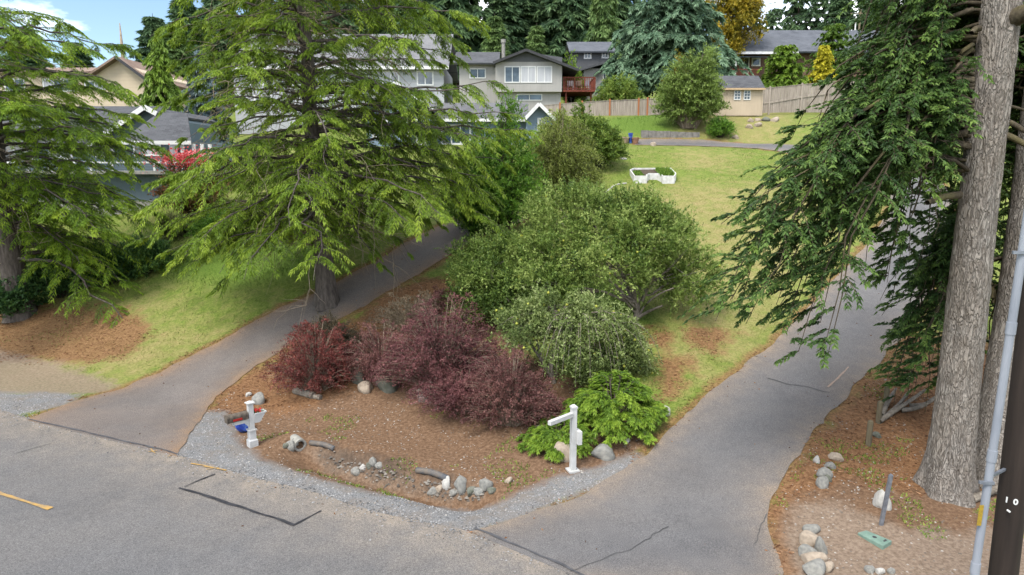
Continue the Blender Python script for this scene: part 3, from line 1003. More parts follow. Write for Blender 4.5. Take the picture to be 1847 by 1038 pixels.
def conifer_limbs(limbs, leaves, wood, bough_gap=.22, bough_len=.3, bough_max=1.6, bough_droop=.55, samples=14, twig=.2, tufts=3,
                  tl=.15, tw=.045, hang=.35, start=.18, limb_r=.05, spread=(40, 75), tint0=.35, flat=.8, sides=5, tipgain=.25, bough_wood=True, gaps=.12, ztan=.45, zjit=.08, clump=0.0):
    for (S, C, E) in limbs:
        S, C, E = (np.asarray(p, float) for p in (S, C, E))
        L = np.linalg.norm(E - S)
        n = 10
        ts = np.linspace(0, 1, n)
        path = bez(S, C, E, ts)
        path[1:-1] += rng.normal(0, .018 * L, (n - 2, 3)) * np.array([1, 1, .6])
        r0 = limb_r * (.55 + L / 8)
        if wood is not None:
            wood.add(path, r0 * (1 - .88 * ts), sides)
        K = max(4, int(L / bough_gap))
        tb = np.sort(rng.uniform(start, 1.0, K)) if K > 6 else np.linspace(start, 1, K)
        s = np.stack([np.interp(tb, ts, path[:, i]) for i in range(3)], -1)
        tan = norm(bez(S, C, E, np.minimum(tb + .02, 1.02)) - bez(S, C, E, tb - .02))
        hz = norm(tan * np.array([1, 1, 0]) + 1e-6)
        sgn = np.where(np.arange(K) % 2, 1.0, -1.0)
        ang = np.radians(rng.uniform(*spread, K)) * sgn * (1 - .55 * smooth(.8, 1, tb))
        ca, sa = np.cos(ang), np.sin(ang)
        a = np.stack([hz[:, 0] * ca - hz[:, 1] * sa, hz[:, 0] * sa + hz[:, 1] * ca, np.zeros(K)], -1)
        a[:, 2] = tan[:, 2] * ztan + rng.normal(0, zjit, K)
        shape = np.minimum(bough_len * L * (1.25 - .95 * tb) * np.minimum(1, .45 + tb * 2), bough_max)
        Lb = np.maximum(shape * rng.uniform(.65, 1.2, K), .16)
        cl = vnoise(np.stack([tb * L * 1.4, np.full(K, S[0] * 3.1 + E[0] * 7.7), sgn * 5], -1), 1.0, 61)
        Lb = Lb * (1 + clump * cl)
        keep = rng.uniform(0, 1, K) > gaps - clump * .4 * cl
        s, a, Lb, tb = s[keep], a[keep], Lb[keep], tb[keep]
        K = len(s)
        if K == 0:
            continue
        dr = bough_droop * rng.uniform(.6, 1.4, K)
        u = np.linspace(.08, 1, samples)
        jit = rng.normal(0, .012, (K, samples, 3))
        P = s[:, None] + a[:, None] * (Lb[:, None] * u)[..., None] + jit
        P[..., 2] += -dr[:, None] * Lb[:, None] * u ** 2
        if wood is not None and bough_wood:
            um = np.array([0, .5, 1.0])
            B = s[:, None] + a[:, None] * (Lb[:, None] * um)[..., None]
            B[..., 2] += -dr[:, None] * Lb[:, None] * um ** 2
            wood.add(B, np.outer(.006 + .008 * Lb, np.array([1, .55, .15])), 3)
        T = norm(np.broadcast_to(a[:, None], P.shape) * 1.0 + np.stack([np.zeros((K, samples)), np.zeros((K, samples)), -2 * dr[:, None] * u[None]], -1))
        lat = norm(cross3(T, UP))
        tin_b = rng.normal(0, .13, K)
        for sg in (-1.0, 1.0):
            tdir = norm(T * .75 + lat * sg * rng.uniform(.5, 1.0, (K, samples, 1)) + np.array([0, 0, -1.0]) * hang * rng.uniform(.3, 1.5, (K, samples, 1)))
            tlen = twig * (1.15 - .75 * u)[None] * rng.uniform(.6, 1.3, (K, samples)) * np.minimum(1, Lb / .6)[:, None]
            for j in range(tufts):
                f = (j + .15) / tufts
                p = P + tdir * (tlen * f)[..., None] + np.array([0, 0, -1.0]) * (hang * .35 * tlen * f * f)[..., None]
                d = norm(tdir + T * rng.uniform(0, .7, (K, samples, 1)) + np.array([0, 0, -hang * .7 * f]) + rng.normal(0, .22, (K, samples, 3)))
                side = cross3(d, UP * flat + rng.normal(0, 1 - flat * .6, (K, samples, 3)))
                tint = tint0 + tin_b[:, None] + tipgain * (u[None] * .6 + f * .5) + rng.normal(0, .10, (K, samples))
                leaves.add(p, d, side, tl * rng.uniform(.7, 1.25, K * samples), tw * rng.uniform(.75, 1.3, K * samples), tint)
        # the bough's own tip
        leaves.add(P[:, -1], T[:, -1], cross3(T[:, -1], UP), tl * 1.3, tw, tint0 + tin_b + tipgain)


def dead_twigs(wood, starts, dirs, length, n_sub=4, r=.012, sag=.25):
    for S, D in zip(starts, dirs):
        L = length * rng.uniform(.5, 1.3)
        ts = np.linspace(0, 1, 6)
        p = S + np.outer(ts, D) * L + np.outer(-sag * ts ** 2, UP) * L + np.cumsum(rng.normal(0, .035 * L, (6, 3)), 0) * (ts > 0)[:, None]
        wood.add(p, r * (1 - .8 * ts), 4)
        for k in range(n_sub):
            i = rng.integers(1, 6)
            d2 = norm(D + rng.normal(0, .7, 3) + np.array([0, 0, -.3]))
            l2 = L * rng.uniform(.2, .55)
            q = p[i] + np.outer(ts, d2) * l2 + np.outer(-.3 * ts ** 2, UP) * l2 + np.cumsum(rng.normal(0, .04 * l2, (6, 3)), 0) * (ts > 0)[:, None]
            wood.add(q, r * .5 * (1 - .8 * ts), 3)


def twig_leaves(leaves, S, D, L, nl, ll, lw, tint0, droop=.15, up=.3, tsd=.13, wood=None, wr=.004):
    "arrays of twigs S,D,L (N) each carrying nl leaves"
    N = len(S)
    u = np.linspace(.08, 1, nl)
    P = S[:, None] + D[:, None] * (L[:, None] * u)[..., None]
    P[..., 2] -= droop * L[:, None] * u ** 2
    P = P + rng.normal(0, .014, P.shape)
    d = norm(D[:, None] * .55 + rng.normal(0, .75, P.shape) + UP * up)
    side = cross3(d, UP + rng.normal(0, .55, P.shape))
    tint = tint0 + rng.normal(0, tsd * .8, (N, 1)) + rng.normal(0, tsd, (N, nl))
    leaves.add(P, d, side, ll * rng.uniform(.6, 1.3, N * nl), lw * rng.uniform(.7, 1.25, N * nl), tint, fold=.12)
    if wood is not None:
        um = np.array([0, .5, 1.0])
        B = S[:, None] + D[:, None] * (L[:, None] * um)[..., None]
        B[..., 2] -= droop * L[:, None] * um ** 2
        wood.add(B, np.broadcast_to(np.array([1, .7, .3]) * wr, (N, 3)), 3)


def shrub(name, label, cat, base, rx, ry, H, mat, bark, stems=160, subs=8, nl=10, ll=.04, lw=.022, tw_len=.28, droop=.2, tint0=.45,
          group=None, arch=1.1, twig_wood=False, flat=1.0, up=.3, crown_name='foliage', inner=.13, lean=(0, 0), tri=True):
    base = np.asarray(base, float)
    o = thing(name, label, cat, base, group)
    lv, wd = Leaves(tri), Wood()
    az = rng.uniform(0, 2 * np.pi, stems)
    rr = np.sqrt(rng.uniform(.02, 1, stems))
    E = np.stack([np.cos(az) * rr * rx + lean[0] * H, np.sin(az) * rr * ry + lean[1] * H, H * np.sqrt(np.maximum(.06, 1 - rr ** 2 * .93)) * rng.uniform(.62, 1.06, stems) * flat], -1)
    ev = E * np.array([1, 1, 0]) + base
    E[:, 2] *= 1 + .30 * vnoise(ev, 1.7 / max(rx, .5), 77) + .22 * vnoise(ev, 4.0 / max(rx, .5), 78)
    S = np.stack([np.cos(az) * rr * rx * .22, np.sin(az) * rr * ry * .22, np.full(stems, -.03)], -1)
    C = S * .5 + E * np.array([.45, .45, 0]) + UP * (E[:, 2:3] * arch)
    S, C, E = S + base, C + base, E + base
    gz = height(E[:, 0], E[:, 1])
    E[:, 2] = np.maximum(E[:, 2], gz + .06)
    ts = np.linspace(0, 1, 5)
    P = S[:, None] * ((1 - ts) ** 2)[None, :, None] + C[:, None] * (2 * ts * (1 - ts))[None, :, None] + E[:, None] * (ts ** 2)[None, :, None]
    wd.add(P, np.broadcast_to(.011 * (1 - .8 * ts), (stems, 5)) * (.6 + H * .25), 4)
    tb = rng.uniform(inner, 1.0, (stems, subs)) ** .8
    s = S[:, None] * ((1 - tb) ** 2)[..., None] + C[:, None] * (2 * tb * (1 - tb))[..., None] + E[:, None] * (tb ** 2)[..., None]
    tan = norm(E - C)[:, None] + np.zeros_like(s)
    outw = norm((s - base) * np.array([1 / rx, 1 / ry, 1 / H]))
    d = norm(tan * .5 + outw * .55 + rng.normal(0, .55, s.shape) + UP * .25)
    L = tw_len * rng.uniform(.5, 1.35, s.shape[:2])
    cl = .16 * vnoise(s, 1.8, 41)
    twig_leaves(lv, s.reshape(-1, 3), d.reshape(-1, 3), L.reshape(-1), nl, ll, lw, tint0 + 0 * cl.reshape(-1, 1), droop, up, wood=wd if twig_wood else None)
    wd.build('stems', bark, o)
    lv.build(crown_name, mat, o)
    return o


def lobed_tree(name, label, cat, base, trunk_pts, trunk_r, lobes, mat, bark, clumps=10, twigs=22, nl=12, ll=.07, lw=.04, tw_len=.5, droop=.1,
               tint0=.45, group=None, up=.25, limb_r=.05, apples=0, sub_twig_wood=False, extra=None, tri=False):
    "trunk, limbs to the lobes (centre, radii), leafy twigs through the lobes"
    base = np.asarray(base, float)
    o = thing(name, label, cat, base, group)
    lv, wd = Leaves(tri), Wood()
    tp = np.asarray(trunk_pts, float)
    mbk = Wood()
    mbk.add(chaikin(tp, 2), np.interp(np.linspace(0, 1, len(chaikin(tp, 2))), [0, 1], [trunk_r, trunk_r * .6]), 10)
    fork = tp[-1]
    tips = []
    for (c, r) in lobes:
        c, r = np.asarray(c, float), np.asarray(r, float)
        ts = np.linspace(0, 1, 8)
        C = fork * .5 + c * .5 + np.array([0, 0, .12 * np.linalg.norm(c - fork)]) + rng.normal(0, .1, 3)
        p = bez(fork, C, c, ts)
        p[1:-1] += rng.normal(0, .04, (6, 3))
        mbk.add(p, limb_r * (1 - .7 * ts), 7)
        k = max(3, int(clumps))
        cd = rdir(k, -.55, 1)
        cc = c + cd * r * (rng.uniform(.25, 1, (k, 1)) ** .5) * .88
        for q in cc:
            i = rng.integers(3, 8)
            m_ = p[i] * .5 + q * .5 + rng.normal(0, .08, 3)
            ts2 = np.linspace(0, 1, 5)
            wd.add(bez(p[i], m_, q, ts2), limb_r * .32 * (1 - .75 * ts2), 4)
        n = k * twigs
        S = np.repeat(cc, twigs, 0) + rng.normal(0, .16, (n, 3)) * r.mean()
        D = norm(norm((S - c) / r) * .8 + rng.normal(0, .6, (n, 3)) + UP * .2)
        L = tw_len * rng.uniform(.45, 1.3, n)
        ct = np.repeat(rng.normal(0, .15, k) + rng.normal(0, .07), twigs)[:, None]
        twig_leaves(lv, S, D, L, nl, ll, lw, tint0 + ct, droop, up, wood=wd if sub_twig_wood else None, wr=.005)
        tips.append(S + D * (L * .6)[:, None])
    if extra is not None:
        extra(lv, wd, mbk)
    mbk.build('trunk', bark, o)
    wd.build('branches', bark, o)
    lv.build('crown', mat, o)
    if apples:
        tp_ = np.concatenate(tips)
        tp_ = tp_[rng.choice(len(tp_), apples, replace=False)] + np.array([0, 0, -.05])
        ap = MB()
        for q in tp_:
            ap.tube(q + np.outer(np.array([-.036, -.02, .012, .034]), UP), [.014, .036, .038, .014], 6)
        a = ap.build('apples', M['apple'], o, smooth_shade=True)
        a['kind'] = 'stuff'
    return o


def cone_conifer(name, label, base, H, R, mat, bark, layers=26, per=9, group=None, tl=.5, tw=.2, top=.04, low=.10, droop=.28, samples=8, bough=.45,
                 tint0=.42, twig=.45, cat='tree', shape=1.0, tufts=2, gap=.7, flat=.6, rise=.12, gaps=.1, trunk_r=None, hang=.3, data=None):
    base = np.asarray(base, float)
    o = thing(name, label, cat, base, group)
    if data is not None:
        a = place('trunk', data[0], o)
        c = place('crown', data[1], o)
        return o, data
    lv, wd = Leaves(True), Wood()
    ts = np.linspace(0, 1, 8)
    tr = trunk_r or (H * .016 + .05)
    wd.add(base + np.outer(ts * H * .98, UP) - np.array([0, 0, .1]), tr * (1 - .92 * ts), 8)
    limbs = []
    for i in range(layers):
        f = low + (1 - low - top) * (i + rng.uniform(-.3, .3)) / layers
        f = min(max(f, low), .985)
        rad = R * min(1.0, ((1 - f) / (1 - low)) ** shape * 1.0 + .02)
        for k in range(per):
            az = rng.uniform(0, 2 * np.pi)
            L = rad * rng.uniform(.7, 1.12)
            S = base + UP * H * f
            D = np.array([math.cos(az), math.sin(az), 0])
            E = S + D * L + UP * (rise * L - droop * L)
            C = S + D * L * .5 + UP * rise * L
            limbs.append((S, C, E))
    conifer_limbs(limbs, lv, wd, bough_gap=gap, bough_len=bough, bough_max=R * .5, samples=samples, twig=twig, tufts=tufts, tl=tl, tw=tw, hang=hang, start=.12,
                  limb_r=.035 * max(1, H / 12), tint0=tint0, flat=flat, sides=4, bough_wood=False, gaps=gaps)
    a = wd.build('trunk', bark, o)
    c = lv.build('crown', mat, o)
    return o, (a.data, c.data)


# ------------------------------------------------------------------ the tall cedar beside the left driveway
def big_cedar(name, label, basepx, lean_to, mat, H, R, n_limbs, z_lo, seed_az, keep, lens, trunk_r, params, dead=60, extra=()):
    base = G(*basepx)
    o = thing(name, label, 'tree', base - np.array([0, 0, .05]))
    top = base + np.array([lean_to[0], lean_to[1], 0]) * H + UP * H
    ax = np.array([base + (top - base) * f for f in np.linspace(0, 1, 12)])
    ax[1:-1] += rng.normal(0, .035, (10, 3)) * np.array([1, 1, 0])
    ax[0] -= UP * .15
    fr = np.linspace(0, 1, 12)
    furrowed_trunk('trunk', M['bark_cedar'], o, ax, trunk_r * (1 - .9 * fr) + .02, 56, 150, .022, .16, 10, 5)
    lv, wd = Leaves(True), Wood()
    limbs = []
    for i in range(n_limbs):
        f = (i + rng.uniform(0, .8)) / n_limbs
        z = z_lo + (H * .96 - z_lo) * f ** 1.35
        az = seed_az + i * 2.39996 + rng.normal(0, .25)
        D = np.array([math.cos(az), math.sin(az), 0])
        L = lens(z, D) * rng.uniform(.72, 1.12)
        if not keep(z, D) or L < .4:
            continue
        S = np.array([np.interp(z, ax[:, 2] - base[2], ax[:, k]) for k in range(3)])
        rise = rng.uniform(.08, .26) if z > 4 else rng.uniform(0.0, .14)
        droop = rng.uniform(.26, .52) if z < 6 else rng.uniform(.12, .36)
        E = S + D * L + UP * (rise - droop) * L
        C = S + D * L * .55 + UP * (rise * .85) * L
        limbs.append((S, C, E))
    for (sy, ex, ey, dY) in extra:
        # a limb from the trunk at photo height sy to a tip on a given sight line
        Yd = base[1]
        zz = W(basepx[0], sy, Yd)[2] - base[2]
        S = np.array([np.interp(zz, ax[:, 2] - base[2], ax[:, k]) for k in range(3)])
        E = W(ex, ey, Yd + dY)
        E[2] = max(E[2], ground_z(E[0], E[1]) + .35)
        C = S * .42 + E * .58
        C[2] = S[2] + .25
        limbs.append((S, C, E))
    conifer_limbs(limbs, lv, wd, **params)
    # dead inner twigs
    St, Dt = [], []
    for i in range(dead):
        z = rng.uniform(z_lo - .6, H * .7)
        az = rng.uniform(0, 2 * np.pi)
        St.append(np.array([np.interp(z, ax[:, 2] - base[2], ax[:, k]) for k in range(3)]))
        Dt.append(np.array([math.cos(az), math.sin(az), rng.uniform(-.2, .35)]))
    dw = Wood()
    dead_twigs(dw, St, Dt, 2.6, 6, .024)
    wd.build('limbs', M['bark_cedar'], o)
    dw.build('dead_twigs', M['bark_twig'], o)['kind'] = 'stuff'
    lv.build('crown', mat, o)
    print(name, 'tufts', lv.count())
    return o


def cedar_len(z, D):
    # fuller low, slowly narrowing
    return 7.2 * (1 - .022 * z) * (.88 + .12 * D[0]) * (.9 if D[1] < -.6 else 1)


big_cedar('cedar_tree', 'tall open cedar with drooping layered boughs beside the left driveway', (590, 548), (-.035, .0),
          M['cedar'], 17.5, 7.0, 142, 2.6, .4, lambda z, D: not (z < 3.3 and D[1] < -.4 and abs(D[0]) < .5) and not (z < 3.6 and D[0] > .1) and (z < 11.5 or rng.uniform() < .35), cedar_len, .31,
          dict(bough_gap=.175, bough_len=.29, bough_max=1.6, bough_droop=.42, samples=17, twig=.25, tufts=4, tl=.11, tw=.029, hang=.42, ztan=.35, zjit=.16, clump=.6, start=.16, limb_r=.05, gaps=.16), 150,
          extra=[(400, 385, 535, -1.5), (380, 340, 480, -1.0), (360, 262, 430, 0), (400, 300, 455, .8), (390, 690, 490, -1.2), (370, 735, 455, -.5), (350, 800, 410, .3), (330, 850, 380, .5), (300, 880, 320, -.6), (300, 270, 330, -.6), (210, 925, 205, -.4), (240, 945, 232, .2), (170, 905, 150, 0), (270, 905, 290, .8), (320, 865, 350, -.8), (230, 880, 250, -1.5)])


def left_len(z, D):
    return 6.3 * (1 - .022 * z) * (1 + .06 * D[0])


big_cedar('cedar_tree', 'bright green cedar at the left edge with long flat boughs', (38, 570), (-.02, .0),
          M['cedar_left'], 17.0, 6.0, 135, 2.3, 1.1, lambda z, D: D[0] > -.6 and not (z < 4.3 and D[1] < -.2 and D[0] < .85) and (z < 11.5 or rng.uniform() < .35), left_len, .46,
          dict(bough_gap=.165, bough_len=.32, bough_max=1.6, bough_droop=.38, samples=16, twig=.26, tufts=4, tl=.115, tw=.031, hang=.38, ztan=.35, zjit=.16, clump=.5, start=.14, limb_r=.055, gaps=.08), 40,
          extra=[(290, 248, 325, -.5), (330, 232, 372, -.8), (240, 258, 262, .2), (370, 212, 425, -1.0), (400, 150, 490, -1.4), (380, 118, 470, -.6), (200, 245, 205, .4), (340, 190, 350, .8)])


# ------------------------------------------------------------------ the two firs at the right
def fir_tree(name, label, axis_px, Ys, rad, limbs_px, params, fol=M['fir'], dead=(), sides=110, rows=260, flare=.22, seed=2, stubs=()):
    base = G(*axis_px[0])
    pts = [base - UP * .2]
    for (p, Yd) in zip(axis_px[1:], Ys):
        pts.append(W(p[0], p[1], Yd))
    pts = np.array(pts)
    o = thing(name, label, 'tree', base)
    furrowed_trunk('trunk', M['bark_fir'], o, pts, rad, sides, rows, .034, flare, 8.5, seed)
    lv, wd, dw = Leaves(True), Wood(), Wood()
    limbs = []
    for (a, c, e) in limbs_px:
        limbs.append((W(*a), W(*c), W(*e)))
    conifer_limbs(limbs, lv, wd, **params)
    for chain in dead:
        q = chaikin(np.array([W(*p[:3]) for p in chain]), 2)
        dw.add(q, np.linspace(chain[0][3], .004, len(q)), 6)
        for k in range(4):
            i = rng.integers(len(q) // 3, len(q))
            D = norm(rng.normal(0, .6, 3) + np.array([-.3, 0, -.8]))
            L = rng.uniform(.3, 1.0)
            ts = np.linspace(0, 1, 6)
            dw.add(q[i] + np.outer(ts, D) * L + np.cumsum(rng.normal(0, .06, (6, 3)), 0) * (ts > 0)[:, None], .008 * (1 - .8 * ts), 4)
    for (a, e, r) in stubs:
        st = Wood()
        A, E = W(*a), W(*e)
        q = chaikin(np.array([A, A * .5 + E * .5 + UP * .04, E]), 2)
        st.add(q, np.linspace(r, r * .62, len(q)), 9)
        st.build('branch_stub', M['bark_fir_limb'], o)
    wd.build('limbs', M['bark_fir_limb'], o)
    if dead: dw.build('dead_twigs', M['bark_fir_twig'], o)['kind'] = 'stuff'
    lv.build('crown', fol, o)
    print(name, 'tufts', lv.count())
    return o


Yt = 12.9
DUP = 2
lp = []


def lim(sx, sy, ex, ey, Ys_, Ye, lift=70):
    # start and end pixel, control point above the middle so that the limb droops
    mx, my = sx * .42 + ex * .58, min(sy, sy * .5 + ey * .5) - lift
    lp.append(((sx, sy, Ys_), (mx, my, Ys_ * .45 + Ye * .55), (ex, ey, Ye)))
    for _ in range(DUP):
        jx, jy, jd = rng.uniform(-15, 70), rng.uniform(-40, 30), rng.uniform(-.7, .9)
        lp.append(((sx, sy + rng.uniform(-130, 90), Ys_), (mx + jx, my + jy, Ys_ * .45 + (Ye + jd) * .55), (ex + jx, ey + jy, Ye + jd)))


# upper screen of boughs
for (ex, ey, Ye) in ((1590, 110, 15.5), (1560, 180, 15), (1500, 262, 14.6), (1580, 50, 13.4), (1640, 90, 14.5), (1640, 200, 15.8), (1540, 230, 16.0), (1680, 150, 15.5), (1610, 250, 15.5), (1690, 40, 14)):
    lim(1785, -150 + rng.uniform(-90, 60), ex, ey, Yt + .3, Ye, 40)
for (ex, ey, Ye) in ((1435, 282, 13.6), (1470, 335, 14.5), (1510, 300, 13.2), (1530, 370, 14.2), (1560, 300, 16), (1600, 340, 13.4), (1640, 300, 15), (1650, 380, 16), (1580, 410, 15), (1460, 300, 15.0)):
    lim(1770, 60 + rng.uniform(-60, 60), ex, ey, Yt + .2, Ye, 30)
# lower sweep over the driveway
for (ex, ey, Ye) in ((1300, 405, 13.0), (1330, 440, 13.6), (1290, 580, 12.4), (1320, 540, 12.9), (1345, 585, 13.4), (1400, 550, 12.6), (1440, 635, 11.9), (1410, 600, 12.8), (1465, 545, 12.4), (1375, 460, 14.0), (1560, 490, 12.6), (1600, 510, 13.4), (1640, 460, 14.2), (1520, 460, 13.4), (1440, 470, 14.4), (1400, 420, 13.2)):
    lim(1755, 200 + rng.uniform(-90, 70), ex, ey, Yt, Ye, 40)
# boughs beyond the trunk
for (ex, ey, Ye) in ((1640, 690, 15.2), (1620, 610, 15.6), (1590, 570, 15.9), (1690, 700, 15.6), (1660, 640, 16.4), (1700, 580, 16.5), (1625, 715, 15.4), (1668, 745, 15.5), (1700, 730, 15.0), (1650, 700, 14.9), (1610, 660, 15.0)):
    lim(1790, 420 + rng.uniform(-60, 40), ex, ey, 14.6, Ye, 20)
fir_tree('fir_tree', 'huge furrowed fir trunk with dark boughs sweeping over the right driveway', [(1708, 885), (1734, 640), (1768, 330), (1808, 0), (1870, -500)],
         [12.9, 12.95, 13.0, 13.1], np.array([.40, .345, .325, .31, .27]), lp,
         dict(bough_gap=.13, bough_len=.24, bough_max=.85, bough_droop=.28, samples=13, twig=.15, tufts=3, tl=.082, tw=.040, hang=.22, start=.07, limb_r=.038, tint0=.22, flat=.7, gaps=.30, tipgain=.42, ztan=.2, zjit=.24, clump=.5, spread=(35, 85)),
         dead=[[(1700, 130, 13, .03), (1660, 240, 13, .02), (1640, 330, 13, .01)], [(1735, 150, 12.9, .03), (1690, 210, 12.6, .02), (1680, 330, 12.5, .008)],
               [(1735, 110, 12.9, .035), (1700, 150, 12.7, .025), (1665, 330, 12.6, .008)], [(1620, 120, 14, .03), (1500, 140, 14.2, .02), (1480, 205, 14.2, .008)],
               [(1560, 310, 14, .03), (1590, 350, 14, .02), (1570, 400, 14, .01)]],
         stubs=[((1730, 352, 12.85), (1672, 366, 12.3), .075), ((1745, 240, 12.9), (1660, 262, 13.2), .085), ((1765, 52, 12.9), (1752, 60, 12.5), .06),
                ((1800, 215, 12.9), (1850, 238, 12.7), .06), ((1798, 240, 12.9), (1850, 262, 12.6), .07), ((1805, 190, 12.9), (1860, 205, 13.0), .03), ((1815, 40, 12.9), (1870, 20, 12.4), .2)])
lp = []
for (ex, ey, Ye) in ((1850, 140, 15.6), (1870, 260, 15.2), (1840, 330, 15.8), (1850, 400, 15.5), (1830, 470, 16.0), (1900, 330, 15), (1880, 200, 16), (1820, 300, 17), (1830, 550, 16.5), (1700, 120, 16.5), (1680, 230, 17), (1720, 300, 17.2), (1690, 330, 16.8), (1740, 430, 17), (1700, 420, 17)):
    lim(1880, 60 + rng.uniform(-160, 120), ex, ey, 14.9, Ye, 30)
fir_tree('fir_tree', 'second fir trunk close behind the huge one, beside the dark pole', [(1803, 868), (1835, 600), (1870, 330), (1910, 0), (1960, -400)],
         [14.2, 14.5, 14.8, 15.0], np.array([.52, .46, .42, .38, .33]), lp,
         dict(bough_gap=.13, bough_len=.26, bough_max=1.0, bough_droop=.3, samples=12, twig=.18, tufts=3, tl=.09, tw=.04, hang=.25, ztan=.25, zjit=.2, clump=.5, start=.1, limb_r=.04, tint0=.28, flat=.6, gaps=.12),
         sides=80, rows=150, seed=8, flare=.15)

# ------------------------------------------------------------------ orchard, shrubs
def at(px, py, d=0.0):
    p = G(px, py)
    return p


def lobe(px, py, Y, rx, ry=None, rz=None):
    c = W(px, py, Y)
    k = (Y / cP) / F
    return (c, (rx * k, (ry or rx) * k, (rz or rx * .7) * k))


b1 = G(1145, 578)
Yb = b1[1]
fk = W(1148, 545, Yb)


def apple_twigs(lv, wd, mbk):
    for (a, c, e, r) in (((1148, 575), (1170, 560), (1195, 552), .06), ((1150, 560), (1125, 530), (1090, 515), .05), ((1150, 560), (1170, 520), (1178, 500), .05), ((1150, 570), (1120, 535), (1095, 500), .035), ((1150, 575), (1165, 535), (1215, 520), .04)):
        q = bez(W(*a, Yb), W(*c, Yb - .2), W(*e, Yb - .5), np.linspace(0, 1, 8))
        mbk.add(q, np.linspace(r, r * .45, 8), 7)


lobed_tree('apple_tree', 'spreading old apple tree with bare forked trunk showing at its right foot', 'tree', b1,
           [b1 - UP * .1, W(1150, 562, Yb), fk], .11,
           [lobe(1000, 470, Yb + .4, 75, None, 60), lobe(1080, 420, Yb + .8, 80, None, 62), lobe(1150, 440, Yb + .3, 80, None, 58), lobe(1215, 480, Yb, 70, None, 52), lobe(1245, 510, Yb + .2, 50, None, 42),
            lobe(1010, 400, Yb + 1.4, 70, None, 48), lobe(1170, 400, Yb + 1.2, 60, None, 42), lobe(1100, 480, Yb - .6, 70, None, 45), lobe(1200, 430, Yb + 1.4, 50, None, 38), lobe(1050, 375, Yb + 1.6, 55, None, 34), lobe(985, 520, Yb - .5, 60, None, 42), lobe(1130, 385, Yb + 1.5, 60, None, 36)],
           M['apple_leaf'], M['bark_apple'], clumps=14, twigs=30, nl=14, ll=.09, lw=.055, tri=True, tw_len=.5, droop=.12, tint0=.56, limb_r=.055, apples=60, extra=apple_twigs)
b2 = G(905, 585)
lobed_tree('apple_tree', 'dense green apple tree between the purple bushes and left driveway', 'tree', b2,
           [b2 - UP * .1, b2 + np.array([.05, 0, .5]), b2 + np.array([.1, .1, 1.0])], .10,
           [lobe(880, 490, b2[1] + .4, 65, None, 55), lobe(930, 450, b2[1] + 1.2, 65, None, 48), lobe(955, 520, b2[1], 60, None, 48), lobe(860, 540, b2[1] - .1, 45, None, 38), lobe(850, 470, b2[1] + 1.4, 45, None, 38), lobe(915, 540, b2[1] - .4, 50, None, 38)],
           M['apple_leaf'], M['bark_apple'], clumps=18, twigs=32, nl=14, ll=.08, lw=.05, tri=True, tw_len=.48, limb_r=.05, tint0=.44)
b3 = G(1000, 690)


def weep(lv, wd, mbk):
    # long hanging shoots of the front apple
    n = 90
    a = rng.uniform(0, 2 * np.pi, n)
    c0 = W(1045, 575, b3[1])
    S = c0 + np.stack([np.cos(a) * rng.uniform(.3, 1.2, n), np.sin(a) * rng.uniform(.2, .9, n), rng.uniform(-.2, .25, n)], -1)
    E = S + np.stack([np.cos(a) * rng.uniform(.5, 1.3, n), np.sin(a) * rng.uniform(.4, 1.0, n), -rng.uniform(.4, 1.35, n)], -1)
    ts = np.linspace(0, 1, 7)
    for s, e in zip(S, E):
        c = s * .35 + e * .65 + UP * abs(s[2] - e[2]) * .9
        p = bez(s, c, e, ts)
        wd.add(p, .016 * (1 - .75 * ts), 4)
        k = 26
        tb = rng.uniform(.15, 1, k)
        q = bez(s, c, e, tb)
        twig_leaves(lv, q, norm(rng.normal(0, .6, (k, 3)) + np.array([0, 0, -.3])), rng.uniform(.08, .25, k), 7, .07, .042, .5, .1)
    for (a_, c_, e_, r) in (((1000, 690), (985, 660), (950, 610), .06), ((950, 610), (935, 595), (925, 580), .04), ((990, 665), (1000, 620), (1030, 580), .05), ((975, 640), (960, 590), (965, 575), .03)):
        p = bez(W(*a_, b3[1]), W(*c_, b3[1] - .1), W(*e_, b3[1] - .3), ts)
        mbk.add(p, np.linspace(r, r * .5, 7), 7)


lobed_tree('apple_tree', 'small weeping apple tree dotted with yellow fruit behind the bright juniper', 'tree', b3,
           [b3 - UP * .1, W(992, 655, b3[1]), W(1000, 620, b3[1])], .085,
           [lobe(940, 590, b3[1] - .1, 48, None, 38), lobe(1000, 560, b3[1] + .2, 52, None, 34), lobe(1070, 575, b3[1] + .1, 52, None, 36), lobe(1105, 625, b3[1], 48, None, 38), lobe(1060, 630, b3[1] - .5, 55, None, 40),
            lobe(1130, 650, b3[1] + .2, 35, None, 28), lobe(1090, 670, b3[1] - .2, 40, None, 24)],
           M['apple_grey'], M['bark_apple'], clumps=14, twigs=24, nl=13, ll=.072, lw=.044, tri=True, tw_len=.4, droop=.35, limb_r=.04, apples=110, extra=weep, tint0=.42)


def shr(name, label, cat, px, py, wpx, hpx, mat, bark, depth=.85, **kw):
    p = G(px, py)
    k = mpp(p)
    return shrub(name, label, cat, p, wpx * k / 2, wpx * k / 2 * depth, hpx * k * .97, mat, bark, **kw)


